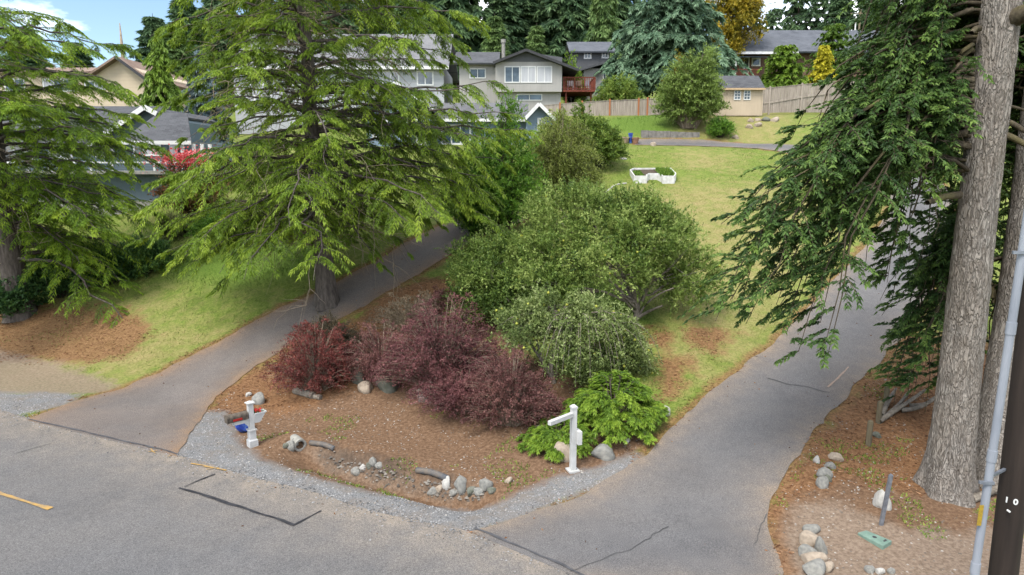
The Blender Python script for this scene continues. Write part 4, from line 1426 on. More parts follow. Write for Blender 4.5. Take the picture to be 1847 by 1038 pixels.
BK = M['bark_twig']
gb = 'purple and red barberry bushes in the planting bed'
shr('barberry_bush', 'dark red barberry bush nearest the white mailbox post', 'bush', 572, 700, 190, 112, M['barberry_red'], BK, group=gb, stems=260, subs=13, nl=10, droop=.55, ll=.045, lw=.026, tw_len=0.20)
shr('barberry_bush', 'dark olive brown bush at the foot of the tall cedar', 'bush', 592, 640, 140, 80, M['barberry_dull'], BK, group=gb, stems=170, subs=12, nl=10, droop=.55, ll=.05, lw=.025, tw_len=0.24, tint0=.25)
shr('barberry_bush', 'brownish twiggy bush between the red and purple bushes', 'bush', 690, 686, 150, 105, M['barberry_mix'], BK, group=gb, stems=240, subs=12, nl=9, droop=.55, ll=.045, lw=.024, tw_len=0.22, tint0=.5)
shr('barberry_bush', 'largest purple barberry bush in the middle of the bed', 'bush', 800, 700, 260, 142, M['barberry'], BK, group=gb, stems=400, subs=14, nl=10, droop=.55, ll=.045, lw=.026, tw_len=0.20)
shr('barberry_bush', 'purple barberry bush beside the bright green juniper', 'bush', 922, 762, 200, 118, M['barberry_mix'], BK, group=gb, stems=320, subs=14, nl=10, droop=.55, ll=.042, lw=.024, tw_len=0.19)
shr('barberry_bush', 'low purple barberry bush spilling over the boulders', 'bush', 835, 738, 220, 92, M['barberry'], BK, group=gb, stems=280, subs=13, nl=10, droop=.55, ll=.042, lw=.024, tw_len=0.19)
shr('barberry_bush', 'pale brownish bush behind the largest purple bush', 'bush', 745, 600, 165, 70, M['barberry_dull'], BK, group=gb, stems=170, subs=11, nl=8, droop=.55, ll=.05, lw=.025, tw_len=0.24, tint0=.6)
shr('barberry_bush', 'small dull purple bush at the uphill end of the bed', 'bush', 815, 575, 150, 62, M['barberry_mix'], BK, group=gb, stems=150, subs=11, nl=9, droop=.55, ll=.05, lw=.028, tw_len=0.22)


def juniper(px, py, label, R, Hh, n, group):
    base = G(px, py)
    o = thing('juniper_bush', label, 'bush', base, group)
    lv, wd = Leaves(True), Wood()
    limbs = []
    for i in range(n):
        az = rng.uniform(0, 2 * np.pi)
        D = np.array([math.cos(az), math.sin(az), 0])
        f = rng.uniform(.25, 1) ** .6
        L = R * f
        S = base + D * L * .12
        top = Hh * (1 - f ** 2 * .8) * rng.uniform(.6, 1.05)
        E = base + D * L
        E[2] = ground_z(E[0], E[1]) + top + .08
        C = base + D * L * .6
        C[2] = max(base[2], ground_z(C[0], C[1])) + top * 1.35 + .2
        limbs.append((S, C, E))
    conifer_limbs(limbs, lv, wd, bough_gap=.055, bough_len=.36, bough_max=.45, bough_droop=.25, samples=10, twig=.11, tufts=3, tl=.085, tw=.026, hang=.15, start=.3, limb_r=.025,
                  spread=(25, 60), tint0=.35, tipgain=.35, flat=.7, gaps=.1)
    wd.build('stems', M['bark_dark'], o)
    lv.build('foliage', M['juniper'], o)
    print('juniper', lv.count())


juniper(1105, 765, 'large bright green spreading juniper beside the bare white post', 1.25, 1.05, 78, 'bright green junipers')
juniper(1010, 800, 'bright green juniper lobe reaching over the ditch behind the white post', .85, .42, 40, 'bright green junipers')

# bushes up the slope
shr('laurel_bush', 'tall bright green leafy bush beside the cedar boughs', 'bush', 893, 420, 190, 205, M['bright_bush'], M['bark_dark'], stems=300, subs=10, nl=12, ll=.13, lw=.06, tw_len=.5, twig_wood=False, depth=.8)
shr('laurel_bush', 'dark green bush at the lower end of the tall leafy bush', 'bush', 860, 425, 90, 90, M['bright_bush'], M['bark_dark'], stems=120, subs=8, nl=10, ll=.11, lw=.055, tw_len=.4, twig_wood=False, tint0=.25)
shr('weeping_shrub', 'olive green weeping shrub with hanging shoots behind the apple trees', 'bush', 1010, 362, 150, 140, M['weeping'], M['bark_twig'], stems=300, subs=11, nl=12, ll=.11, lw=.045, tw_len=.6, droop=.9, up=-.2, arch=1.25)
shr('rhododendron_bush', 'rounded rhododendron bush beside the lawn and white planter', 'bush', 1062, 303, 132, 94, M['rhodo'], M['bark_dark'], stems=380, subs=10, nl=10, ll=.15, lw=.06, tw_len=.34, twig_wood=False)
shr('rhododendron_bush', 'smaller green bush against the light blue gable wall', 'bush', 1005, 290, 110, 84, M['rhodo'], M['bark_dark'], stems=240, subs=8, nl=9, ll=.14, lw=.06, tw_len=.4, twig_wood=False, tint0=.6)
shr('lilac_bush', 'large rounded sage green shrub hiding the left end of the shed', 'bush', 1243, 232, 118, 112, M['willowy'], M['bark_twig'], stems=330, subs=10, nl=10, ll=.19, lw=.085, tw_len=.6)
shr('yellow_shrub', 'thin yellow green upright shrub above the sage green shrub', 'bush', 1222, 220, 55, 120, M['maple'], M['bark_twig'], stems=60, subs=7, nl=9, ll=.17, lw=.07, tw_len=.5, twig_wood=False, tint0=.35)
shr('garden_shrub', 'low green bush with reddish base below the shed', 'bush', 1298, 248, 48, 30, M['bright_bush'], M['bark_dark'], stems=90, subs=7, nl=9, ll=.15, lw=.05, tw_len=.35, twig_wood=False)
shr('rhododendron_bush', 'yellow green bush behind the fence below the red deck', 'bush', 1115, 205, 95, 62, M['rhodo'], M['bark_dark'], stems=150, subs=8, nl=9, ll=.2, lw=.09, tw_len=.45, twig_wood=False, tint0=.55)
shr('garden_shrub', 'rounded lime green bush behind the grey house with the deck', 'bush', 1035, 200, 60, 100, M['green_conifer'], M['bark_dark'], stems=90, subs=8, nl=8, ll=.2, lw=.1, tw_len=.45, twig_wood=False, tint0=.65)

# left side planting
hb = 'dark leafy bushes along the left neighbour lawn'
for (px, py, w, h, lb) in ((25, 575, 110, 95, 'dark leafy bush behind the trunk of the left cedar'), (110, 535, 110, 85, 'dark leafy bush just right of the left cedar trunk'), (190, 515, 110, 70, 'glossy green bush in the middle of the left hedge row'),
                           (265, 492, 100, 60, 'light green bush at the lawn end of the left hedge row')):
    shr('hedge_bush', lb, 'bush', px, py, w, h, M['hedge'], M['bark_dark'], group=hb, stems=130, subs=8, nl=10, ll=.12, lw=.065, tw_len=.4, twig_wood=False, tint0=.35 if px < 240 else .6)
shr('flowering_shrub', 'orange and red flowering shrub before the blue grey house', 'bush', 350, 395, 130, 105, M['red_shrub'], M['bark_dark'], stems=170, subs=9, nl=10, ll=.13, lw=.06, tw_len=.45, twig_wood=False)
fs = G(345, 395)
lv = Leaves()
nf = 1500
pf = W(340, 288, fs[1] - .3) + rng.normal(0, 1, (nf, 3)) * np.array([.85, .5, .22])
lv.add(pf, rdir(nf, 0, 1), rdir(nf), .12, .07, rng.normal(.5, .2, nf))
of = thing('flowering_plant', 'vivid red blossom bush beside the blue grey house porch', 'bush', W(340, 300, fs[1]) * np.array([1, 1, 0]) + UP * fs[2])
wf = Wood()
for i in range(40):
    q = pf[i]
    b0 = ORG[of.name] + np.array([rng.normal(0, .15), rng.normal(0, .15), 0])
    wf.add(bez(b0, b0 * .4 + q * .6 + UP * .3, q, np.linspace(0, 1, 6)), .02 * (1 - .8 * np.linspace(0, 1, 6)), 4)
wf.build('stems', M['bark_dark'], of)
lv.build('blossoms', M['red_tip'], of)
shr('ornamental_grass', 'clump of strappy brown green grass at the top of the left lawn', 'grass clump', 318, 428, 60, 38, M['fern'], M['bark_dark'], stems=90, subs=6, nl=5, ll=.35, lw=.03, tw_len=.3, twig_wood=False)
shr('garden_shrub', 'low light green shrub uphill of the left lawn', 'bush', 400, 440, 120, 55, M['bright_bush'], M['bark_dark'], stems=110, subs=8, nl=9, ll=.12, lw=.06, tw_len=.4, twig_wood=False)
shr('garden_shrub', 'green shrub beside the upper end of the left driveway', 'bush', 480, 425, 140, 60, M['willowy'], M['bark_dark'], stems=110, subs=8, nl=9, ll=.12, lw=.06, tw_len=.4, twig_wood=False)
shr('garden_shrub', 'yellow green shrub seen through the fir boughs', 'bush', 1530, 395, 90, 70, M['green_conifer'], M['bark_dark'], stems=110, subs=8, nl=9, ll=.12, lw=.06, tw_len=.4, twig_wood=False)


# ------------------------------------------------------------------ trees on the hill
def top_h(p, ytop):
    d = ray(CX, ytop)
    return CAM_H + d[2] / d[1] * p[1] - p[2]


def onhill(px, Y):
    x = W(px, 200, Y)[0]
    return np.array([x, Y, ground_z(x, Y)])


p = onhill(1205, 62)
cone_conifer('blue_green_conifer', 'big bushy blue green conifer between the fence and the houses', p, top_h(p, -70), 5.9, M['blue_conifer'], M['bark_dark'], layers=30, per=12, tl=.38, tw=.17, shape=.62, low=.15, gap=.5, samples=8, tufts=2, twig=.45, bough=.4, droop=.2, rise=.25, hang=.15)
p = onhill(1318, 72)
k = mpp(p)
lobed_tree('maple_tree', 'yellowing maple tree behind the big blue green conifer', 'tree', p, [p - UP * .2, p + UP * 2, p + UP * 4], .3,
           [(W(1318, 40, 72), (2.6, 2.4, 2.4)), (W(1300, 80, 72), (1.9, 2, 1.8)), (W(1335, 15, 72), (2.0, 2, 2.2)), (W(1300, 10, 72.5), (2.2, 2, 2.0)), (W(1345, 50, 71.5), (1.7, 1.6, 1.6)), (W(1320, 95, 71.5), (1.3, 1.3, 1.1))],
           M['maple'], M['bark_dark'], clumps=22, twigs=20, nl=9, ll=.22, lw=.16, tw_len=.7, limb_r=.12, tri=True)
p = onhill(1408, 62)
cone_conifer('round_conifer', 'rounded bright green conifer behind the right fence', p, top_h(p, 77), 2.5, M['green_conifer'], M['bark_dark'], layers=18, per=10, tl=.26, tw=.10, shape=.55, low=.04, gap=.3, samples=7, twig=.3, droop=.1, rise=.3, hang=.05)
p = onhill(1478, 61)
cone_conifer('golden_conifer', 'narrow golden yellow conifer behind the right fence', p, top_h(p, 76), 1.35, M['golden'], M['bark_dark'], layers=20, per=9, tl=.24, tw=.09, shape=.8, low=.03, gap=.28, samples=6, twig=.22, droop=-.1, rise=.35, hang=-.1)
p = onhill(1492, 66)
cone_conifer('green_conifer', 'dark green pointed conifer behind the golden one', p, top_h(p, 32), 2.7, M['green_conifer'], M['bark_dark'], layers=18, per=10, tl=.28, tw=.11, shape=.6, low=.1, gap=.34, samples=7, twig=.3, tint0=.15, droop=.15, rise=.25)
p = onhill(294, 48)
cone_conifer('weeping_conifer', 'yellow green weeping conifer between the beige and white houses', p, top_h(p, 48), 2.3, M['green_conifer'], M['bark_dark'], layers=20, per=8, tl=.32, tw=.11, shape=.75, low=.1, gap=.36, samples=8, twig=.3, droop=.8, rise=.15, hang=.9)
p = onhill(368, 52)
cone_conifer('blue_spruce', 'pale blue spruce behind the tall cedar', p, top_h(p, 78), 2.3, M['blue_spruce'], M['bark_dark'], layers=20, per=9, tl=.3, tw=.11, shape=.9, low=.04, gap=.34, samples=7, twig=.3)

# the wood on the skyline: every tree its own object, four tree shapes shared
proto = {}
FT = []


def ftree(kind, px, Y, ytop, R, label):
    p = onhill(px, Y)
    H = top_h(p, ytop)
    key = kind
    mats = {'dark': M['forest'], 'dark2': M['forest'], 'light': M['forest_light'], 'thin': M['forest']}
    cfg = {'dark': dict(layers=34, per=8, shape=.8, low=.06), 'dark2': dict(layers=30, per=8, shape=.65, low=.12), 'light': dict(layers=26, per=8, shape=.75, low=.04), 'thin': dict(layers=18, per=5, shape=.45, low=.25, gaps=.3)}[kind]
    if key not in proto:
        o, d = cone_conifer('forest_conifer', label, p, 20.0, 4.0, mats[kind], M['bark_dark'], tl=.85, tw=.34, gap=.8, samples=6, twig=.7, bough=.45, group='conifers on the skyline behind the houses', **cfg)
        proto[key] = d
    else:
        o, d = cone_conifer('forest_conifer', label, p, 20.0, 4.0, mats[kind], M['bark_dark'], data=proto[key], group='conifers on the skyline behind the houses')
    o.scale = (R / 4.0, R / 4.0, H / 20.0)
    o.rotation_euler = (0, 0, rng.uniform(0, 6.28))
    FT.append(o)


for (kd, px, Y, yt, R, lb) in (
        ('dark2', 830, 92, -120, 5.0, 'dark conifer behind the cedar top, left of the grey house chimney'),
        ('dark', 905, 96, -60, 4.6, 'dark conifer straight above the grey house chimney'),
        ('light', 893, 78, 20, 2.6, 'light green young conifer beside the chimney'),
        ('light', 967, 80, 38, 2.3, 'pale green pointed young conifer behind the grey house roof'),
        ('dark2', 948, 100, -30, 4.4, 'dark conifer behind the grey gable peak'),
        ('dark', 990, 104, -110, 5.0, 'tall dark conifer above the red brown deck'),
        ('dark2', 1025, 98, -140, 5.0, 'tall dark conifer left of the two storey slate house'),
        ('dark', 1062, 106, -120, 4.8, 'tall dark conifer behind the two storey slate house'),
        ('light', 1085, 84, -90, 2.8, 'light green slender conifer beside the big blue green one'),
        ('dark2', 1105, 104, -150, 5.2, 'dark conifer half hidden by the big blue green one'),
        ('dark', 760, 94, -90, 5.0, 'dark conifer behind the cedar crown at its right'),
        ('dark2', 700, 100, -100, 5.0, 'dark conifer behind the middle of the cedar crown'),
        ('dark', 630, 96, -60, 4.8, 'dark conifer behind the cedar trunk'),
        ('dark2', 560, 100, -80, 5.0, 'dark conifer behind the left of the cedar crown'),
        ('dark', 480, 96, -40, 4.6, 'dark conifer above the white house roof'),
        ('dark2', 410, 100, -50, 4.6, 'dark conifer behind the pale blue spruce'),
        ('dark', 345, 90, -20, 4.2, 'dark conifer right of the open sky at left'),
        ('dark2', 290, 96, 20, 3.6, 'dark conifer behind the weeping conifer'),
        ('light', 325, 80, 40, 2.8, 'light conifer between the weeping conifer and the spruce'),
        ('dark', 150, 110, 70, 3.6, 'short dark conifer behind the beige house'),
        ('dark2', 60, 108, 40, 4.0, 'dark conifer behind the left cedar, far left'),
        ('thin', 1385, 115, 5, 2.6, 'thin ragged conifer left of the slate roof ridge sky gap'),
        ('thin', 1428, 118, -60, 3.4, 'thin ragged conifer above the middle of the right house roof'),
        ('thin', 1460, 116, -40, 3.2, 'second thin ragged conifer above the right house roof'),
        ('dark', 1500, 112, -30, 4.2, 'dark conifer behind the right house, beside the fir boughs'),
        ('dark2', 1560, 108, -60, 4.8, 'dark conifer behind the upper fir boughs'),
        ('dark', 1640, 104, -40, 4.8, 'dark conifer seen through the fir boughs'),
        ('dark2', 1720, 104, -20, 4.8, 'dark conifer beyond the huge fir trunk'),
        ('dark', 1800, 104, -40, 4.8, 'dark conifer beyond the second fir trunk'),
        ('thin', 1345, 120, -10, 2.4, 'thin dark conifer behind the yellowing maple')):
    ftree(kd, px, Y, yt, R, lb)
p = onhill(231, 84)
sn = MB().tube(np.array([p, p + UP * top_h(p, 90), p + UP * top_h(p, 42)]), [.28, .2, .05], 8).build('tree_snag', M['bark_twig'], org=p, smooth_shade=True)
tag(sn, 'bare pale dead trunk in the sky gap above the beige house', 'dead tree')

# ------------------------------------------------------------------ buildings
def rect(px0, py0, px1, py1, Y):
    a, b = W(px0, py1, Y), W(px1, py0, Y)
    return a[0], b[0], a[2], b[2]      # x0, x1, z0, z1


def window(parent, px0, py0, px1, py1, Y, panes=2, rows=1, frame=.07, mat=None, glass=None, curtain=None):
    x0, x1, z0, z1 = rect(px0, py0, px1, py1, Y)
    f = MB()
    y0, y1 = Y - .05, Y + .04
    f.box((x0, y0, z0), (x0 + frame, y1, z1)).box((x1 - frame, y0, z0), (x1, y1, z1))
    f.box((x0 + frame, y0, z1 - frame), (x1 - frame, y1, z1)).box((x0 + frame, y0, z0), (x1 - frame, y1, z0 + frame))
    w = (x1 - x0 - 2 * frame) / panes
    for i in range(1, panes):
        xm = x0 + frame + w * i
        f.box((xm - frame * .35, y0 + .01, z0 + frame), (xm + frame * .35, y1 - .01, z1 - frame))
    h = (z1 - z0 - 2 * frame) / rows
    for j in range(1, rows):
        zm = z0 + frame + h * j
        f.box((x0 + frame, y0 + .014, zm - frame * .3), (x1 - frame, y1 - .014, zm + frame * .3))
    fo = f.build('window', mat or M['trimwhite'], parent)
    for i in range(panes):
        xa = x0 + frame + w * i + (frame * .35 if i else 0)
        xb = x0 + frame + w * (i + 1) - (frame * .35 if i < panes - 1 else 0)
        g = glass or M['glass']
        if curtain and i in curtain:
            g = M['curtain']
        MB().box((xa, Y - .012, z0 + frame), (xb, Y - .004, z1 - frame)).build('pane', g, fo)
    return fo


def wall(parent, px0, py0, px1, py1, Y, depth, mat, zlo=None, name='wall'):
    x0, x1, z0, z1 = rect(px0, py0, px1, py1, Y)
    if zlo is not None: z0 = zlo
    return MB().box((x0, Y, z0), (x1, Y + depth, z1)).build(name, mat, parent)


def base_at(px, Y):
    x = W(px, 250, Y)[0]
    return np.array([x, Y, ground_z(x, Y)])


# grey house with the red-brown deck
h = thing('grey_house', 'grey two storey house with charcoal gable and red brown deck', 'house', base_at(950, 58))
YH = 58.0
zb = ORG[h.name][2] - 1.0
x0, x1, z0, z1 = rect(894, 112, 1014, 166, YH)
xr = W(1042, 124, YH)[0]
pk = W(949, 92, YH)
MB().box((x0, YH, z0), (x1, YH + 9, z1)).build('upper_wall', M['siding_grey'], h)
MB().box((x0 + .05, YH + .5, zb), (x1 - .05, YH + 8.9, z0 - .002)).build('lower_wall', M['siding_grey'], h)
# gable
gl = np.array([x0 - .15, 0, z1])
g = MB()
for yy in (YH - .03, YH + 9.0):
    pass
P = [(x0, YH - .03, z1 + .003), (x1, YH - .03, z1 + .003), (x1, YH - .03, z1 + .35), (pk[0], YH - .03, pk[2] - .12), (x0, YH - .03, z1 + .12)]
nv = len(P)
gm = MB()
gm.v = [tuple(map(float, q)) for q in P] + [(float(q[0]), YH + 8.95, float(q[2])) for q in P]
gm.f = [tuple(range(nv))[::-1], tuple(range(nv, 2 * nv))] + [(i, (i + 1) % nv, (i + 1) % nv + nv, i + nv) for i in range(nv)]
gm.build('gable', M['siding_dark'], h)
ez_l = W(890, 114, YH)
ez_r = W(1043, 127, YH)
rf = MB()
rf.slab([(ez_l[0], YH - .6, ez_l[2]), (pk[0], YH - .6, pk[2] + .05), (pk[0], YH + 9.5, pk[2] + .05), (ez_l[0], YH + 9.5, ez_l[2])], .16)
rf.slab([(pk[0] + .001, YH - .6, pk[2] + .05), (ez_r[0], YH - .6, ez_r[2]), (ez_r[0], YH + 9.5, ez_r[2]), (pk[0] + .001, YH + 9.5, pk[2] + .05)], .16)
ro = rf.build('roof', M['roof_dark'], h)
fm = MB()
fm.bar((ez_l[0], YH - .63, ez_l[2] - .08), (pk[0], YH - .63, pk[2] - .03), .05, .2)
fm.bar((pk[0], YH - .635, pk[2] - .03), (ez_r[0], YH - .635, ez_r[2] - .08), .05, .2)
fm.build('fascia', M['dark_trim'], h)
cz = W(908, 80, YH + 6)
MB().tube([cz - UP * 1.4, cz + UP * .1], .16, 10).tube([cz + UP * .1, cz + UP * .4], .22, 10).build('chimney_pipe', M['concrete'], ro)
for a, cu in ((910, (1,)), (939, (0, 1)), (968, (0, 1))):
    window(h, a, 120, a + 28, 150, YH, 2, 1, .08, curtain=cu if a > 930 else None)
window(h, 932, 170, 978, 182, YH + .5, 2, 1, .07, glass=M['glass_blue'])
# left wing
xl0, xl1, zl0, zl1 = rect(829, 116, 894, 172, YH + 1.6)
MB().box((xl0, YH + 1.6, zb), (x0 - .002, YH + 8, zl1)).build('wing_wall', M['siding_grey'], h)
window(h, 847, 124, 876, 142, YH + 1.6, 2, 1, .07)
MB().slab([(xl0 - .5, YH + 1.0, zl1 + .02), (x0 + .3, YH + 1.0, zl1 + .02), (x0 + .3, YH + 5, zl1 + 1.5), (xl0 - .5, YH + 5, zl1 + 1.5)], .14).build('wing_roof', M['roof_dark'], h)
# deck
dx0, dx1, dz0, dz1 = rect(1015, 139, 1074, 166, YH + .2)
dk = MB().box((dx0, YH + .2, dz0), (dx1, YH + 4, dz0 + .16))
for xx in (dx0 + .3, dx1 - .3):
    dk.box((xx - .07, YH + .5, zb), (xx + .07, YH + .64, dz0 - .002))
dko = dk.build('deck', M['deck_red'], h)
rl = MB()
rl.box((dx0, YH + .22, dz1 - .07), (dx1, YH + .32, dz1)).box((dx0, YH + .24, dz0 + .25), (dx1, YH + .30, dz0 + .31))
rl.box((dx1 - .1, YH + .33, dz1 - .07), (dx1, YH + 4, dz1))
for i in range(19):
    xx = dx0 + .03 + (dx1 - dx0 - .1) * i / 18
    w_ = .05 if i % 6 else .10
    rl.box((xx, YH + .245, dz0 + .16), (xx + w_, YH + .295, dz1 - .071))
for i in range(12):
    yy = YH + .5 + i * .3
    rl.box((dx1 - .08, yy, dz0 + .16), (dx1 - .03, yy + .05, dz1 - .071))
rl.build('deck_railing', M['deck_red'], dko)
MB().box((x1 + .02, YH + 1.2, dz0 + .2), (x1 + .07, YH + 3.4, dz0 + 2.2)).build('glass_door', M['curtain'], h)
for i, (xx, zt) in enumerate(((.5, .85), (1.2, .7), (1.9, .9))):
    ch = MB()
    cx0 = dx0 + xx
    for sx in (0, .42):
        for sy in (0, .42):
            ch.box((cx0 + sx, YH + 1.2 + sy, dz0 + .161), (cx0 + sx + .04, YH + 1.24 + sy, dz0 + .58))
    ch.box((cx0 - .01, YH + 1.19, dz0 + .581), (cx0 + .47, YH + 1.67, dz0 + .63)).box((cx0 - .01, YH + 1.62, dz0 + .631), (cx0 + .47, YH + 1.67, dz0 + 1.05))
    tag(ch.build('deck_chair', [M['trimwhite'], M['tan_pot'], M['steel']][i], org=(cx0, YH + 1.2, dz0 + .16)), ['white chair on the red brown deck', 'tan chair in the middle of the red brown deck', 'grey chair at the right of the red brown deck'][i], 'chair', 'chairs on the deck')

# slate house behind
YB = 70.0
h = thing('slate_house', 'charcoal house with slate roof behind the red brown deck', 'house', base_at(1062, YB))
x0, x1, z0, z1 = rect(1032, 92, 1100, 120, YB)
zb = ORG[h.name][2] - 1
MB().box((x0, YB, zb), (x1, YB + 6, z1)).build('wall', M['siding_dark'], h)
a, c_ = W(1027, 93, YB - .5), W(1103, 76, YB + 3)
MB().slab([(a[0], YB - .5, a[2]), (c_[0], YB - .5, a[2]), (c_[0], YB + 3, c_[2]), (a[0], YB + 3, c_[2])], .15).slab([(a[0], YB + 3.001, c_[2]), (c_[0], YB + 3.001, c_[2]), (c_[0], YB + 6.5, a[2]), (a[0], YB + 6.5, a[2])], .15).build('roof', M['roof_slate'], h)
window(h, 1053, 94, 1067, 107, YB, 2, 1, .12)
window(h, 1085, 94, 1098, 106, YB, 2, 1, .12)
x0, x1, z0, z1 = rect(1052, 124, 1098, 168, 64)
MB().box((x0, 64, ORG[h.name][2] - 2), (x1, 69.9, z1)).build('porch_wall', M['siding_grey'], h)
a, c_ = W(1045, 126, 63.6), W(1092, 112, 63.6)
MB().slab([(a[0], 63.5, a[2]), (c_[0], 63.5, c_[2]), (c_[0], 69.9, c_[2]), (a[0], 69.9, a[2])], .14).slab([(c_[0] + .001, 63.5, c_[2]), (c_[0] + 2.6, 63.5, a[2]), (c_[0] + 2.6, 69.9, a[2]), (c_[0] + .001, 69.9, c_[2])], .14).build('porch_roof', M['roof_dark'], h)
window(h, 1087, 128, 1094, 146, 64, 1, 1, .09)

# right house with slate roof
YR = 72.0
h = thing('brick_house', 'brown brick house with wide slate roof and covered patio', 'house', base_at(1420, YR))
zb = ORG[h.name][2] - 1.5
x0, x1, z0, z1 = rect(1322, 92, 1600, 140, YR)
MB().box((x0, YR, zb), (x1, YR + 9, z1)).build('wall', M['brickwall'], h)
a, c_ = W(1318, 93, YR - 1), W(1620, 55, YR + 4.5)
MB().slab([(a[0], YR - 1, a[2]), (c_[0], YR - 1, a[2]), (c_[0], YR + 4.5, c_[2]), (a[0] + 2.2, YR + 4.5, c_[2])], .18).slab([(a[0] + 2.2, YR + 4.501, c_[2]), (c_[0], YR + 4.501, c_[2]), (c_[0], YR + 10, a[2]), (a[0], YR + 10, a[2])], .18).build('roof', M['roof_slate'], h)
e = W(1324, 94, YR - 1.05)
e2 = W(1440, 92, YR - 1.05)
MB().box((e[0], YR - 1.12, e[2] - .22), (e2[0], YR - 1.02, e[2] + .02)).build('gutter', M['trimwhite'], h)
e3 = W(1390, 98, YR - 3)
MB().slab([(e[0], YR - 3, e[2] - .75), (e3[0], YR - 3, e[2] - .75), (e3[0], YR - .05, e[2] - .3), (e[0], YR - .05, e[2] - .3)], .05).build('patio_cover', M['glass_blue'], h)
pm = W(1327, 98, YR - 2.8)
MB().box((pm[0], YR - 2.85, zb), (pm[0] + .12, YR - 2.73, e[2] - .83)).build('patio_post', M['trimwhite'], h)
x0, x1, z0, z1 = rect(1315, 125, 1370, 137, YR - 2.9)
rl = MB().box((x0, YR - 2.95, z1 - .08), (x1, YR - 2.87, z1))
for i in range(22):
    xx = x0 + (x1 - x0) * i / 22
    rl.box((xx, YR - 2.93, z0 - .6), (xx + .04, YR - 2.89, z1 - .081))
rl.build('patio_railing', M['deck_red'], h)
window(h, 1340, 104, 1352, 134, YR, 1, 1, .1)
window(h, 1355, 105, 1372, 120, YR, 1, 1, .14)

# shed
YS = 50.5
x0, x1, z0, z1 = rect(1296, 160, 1375, 209, YS)
h = thing('garden_shed', 'cream garden shed with dark shingle roof and two small windows', 'shed', (x0 + 2, YS, z0))
zg = min(ground_z(x0, YS), ground_z(x1, YS)) - .3
MB().box((x0, YS, z0), (x1, YS + 2.6, z1)).build('wall', M['shed'], h)
fb = MB()
for i in range(4):
    xx = x0 + .1 + (x1 - x0 - .4) * i / 3
    fb.box((xx, YS + .1, zg), (xx + .2, YS + .4, z0 - .002))
fb.box((x0 + .02, YS + 2.2, zg), (x1 - .02, YS + 2.5, z0 - .002))
fb.build('foundation', M['concrete_dark'], h)
a, c_ = W(1289, 159, YS - .25), W(1378, 137, YS + 1.3)
MB().slab([(a[0], YS - .25, a[2]), (x1 + .12, YS - .25, a[2]), (x1 + .12, YS + 1.3, c_[2]), (a[0], YS + 1.3, c_[2])], .09).slab([(a[0], YS + 1.301, c_[2]), (x1 + .12, YS + 1.301, c_[2]), (x1 + .12, YS + 2.85, a[2]), (a[0], YS + 2.85, a[2])], .09).build('roof', M['roof_dark'], h)
for xx in (x0 + .003, x1 - .053):
    gv = [(xx, YS + .02, z1 + .002), (xx, YS + 2.58, z1 + .002), (xx, YS + 1.3, c_[2] - .12)]
    gb_ = MB()
    gb_.v = gv + [(p_[0] + .05, p_[1], p_[2]) for p_ in gv]
    gb_.f = [(0, 1, 2), (5, 4, 3), (0, 3, 4, 1), (1, 4, 5, 2), (2, 5, 3, 0)]
    gb_.build('gable', M['shed'], h)
MB().box((a[0], YS - .30, a[2] - .14), (x1 + .12, YS - .252, a[2] - .01)).build('fascia', plain('tan_trim', (.42, .30, .18), None, 5), h)
for a0 in (1323, 1340.5):
    window(h, a0, 163, a0 + 13.5, 181, YS, 2, 3, .06)
tr = MB()
for px in (1296.5, 1310, 1374):
    xx = W(px, 180, YS)[0]
    tr.box((xx, YS - .03, z0), (xx + .07, YS - .002, z1))
tr.build('corner_trim', M['shed'], h)


# fences: posts and board panels
def fence(label, tops, bottoms, Ys_, post_mat, cap=True, group=None):
    p0 = W(*tops[0], Ys_[0])
    g0 = ground_z(p0[0], p0[1])
    o = thing('board_fence', label, 'fence', (p0[0], p0[1], g0), group)
    T = [W(*t_, y) for t_, y in zip(tops, Ys_)]
    B = [W(*t_, y) for t_, y in zip(bottoms, Ys_)]
    for i, (a, b_) in enumerate(zip(T, B)):
        MB().box((a[0] - .06, a[1] - .07, min(b_[2], ground_z(a[0], a[1])) - .4), (a[0] + .06, a[1] + .05, a[2] + .08)).build('post', post_mat, o)
    for i in range(len(T) - 1):
        a, b_, c, d = T[i], T[i + 1], B[i], B[i + 1]
        L = np.linalg.norm((b_ - a)[:2])
        n = max(4, int(L / .145))
        pn = MB()
        dr = (b_ - a) / L
        for j in range(n):
            f0, f1 = (j + .04) / n, (j + .96) / n
            s, e = a + (b_ - a) * f0, a + (b_ - a) * f1
            zs, ze = c[2] + (d[2] - c[2]) * f0, c[2] + (d[2] - c[2]) * f1
            gz = min(ground_z(s[0], s[1]), ground_z(e[0], e[1])) - .05
            off = rng.uniform(-.012, .012)
            y_ = .022
            dz = rng.uniform(-.02, .01)
            zs, ze = min(zs, gz + .2) , min(ze, gz + .2)
            pn.hexa([(s[0], s[1] - y_ + off, zs), (e[0], e[1] - y_ + off, ze), (e[0], e[1] + off, ze), (s[0], s[1] + off, zs),
                     (s[0], s[1] - y_ + off, s[2] + dz - .06), (e[0], e[1] - y_ + off, e[2] + dz - .06), (e[0], e[1] + off, e[2] + dz - .06), (s[0], s[1] + off, s[2] + dz - .06)])
        pn.bar(a + np.array([0, -.01, -.04]), b_ + np.array([0, -.01, -.04]), .09, .04)
        pn.bar(c + np.array([0, -.045, .12]), d + np.array([0, -.045, .12]), .03, .14)
        pn.build('board_panel', M['fencewood'], o)
    return o


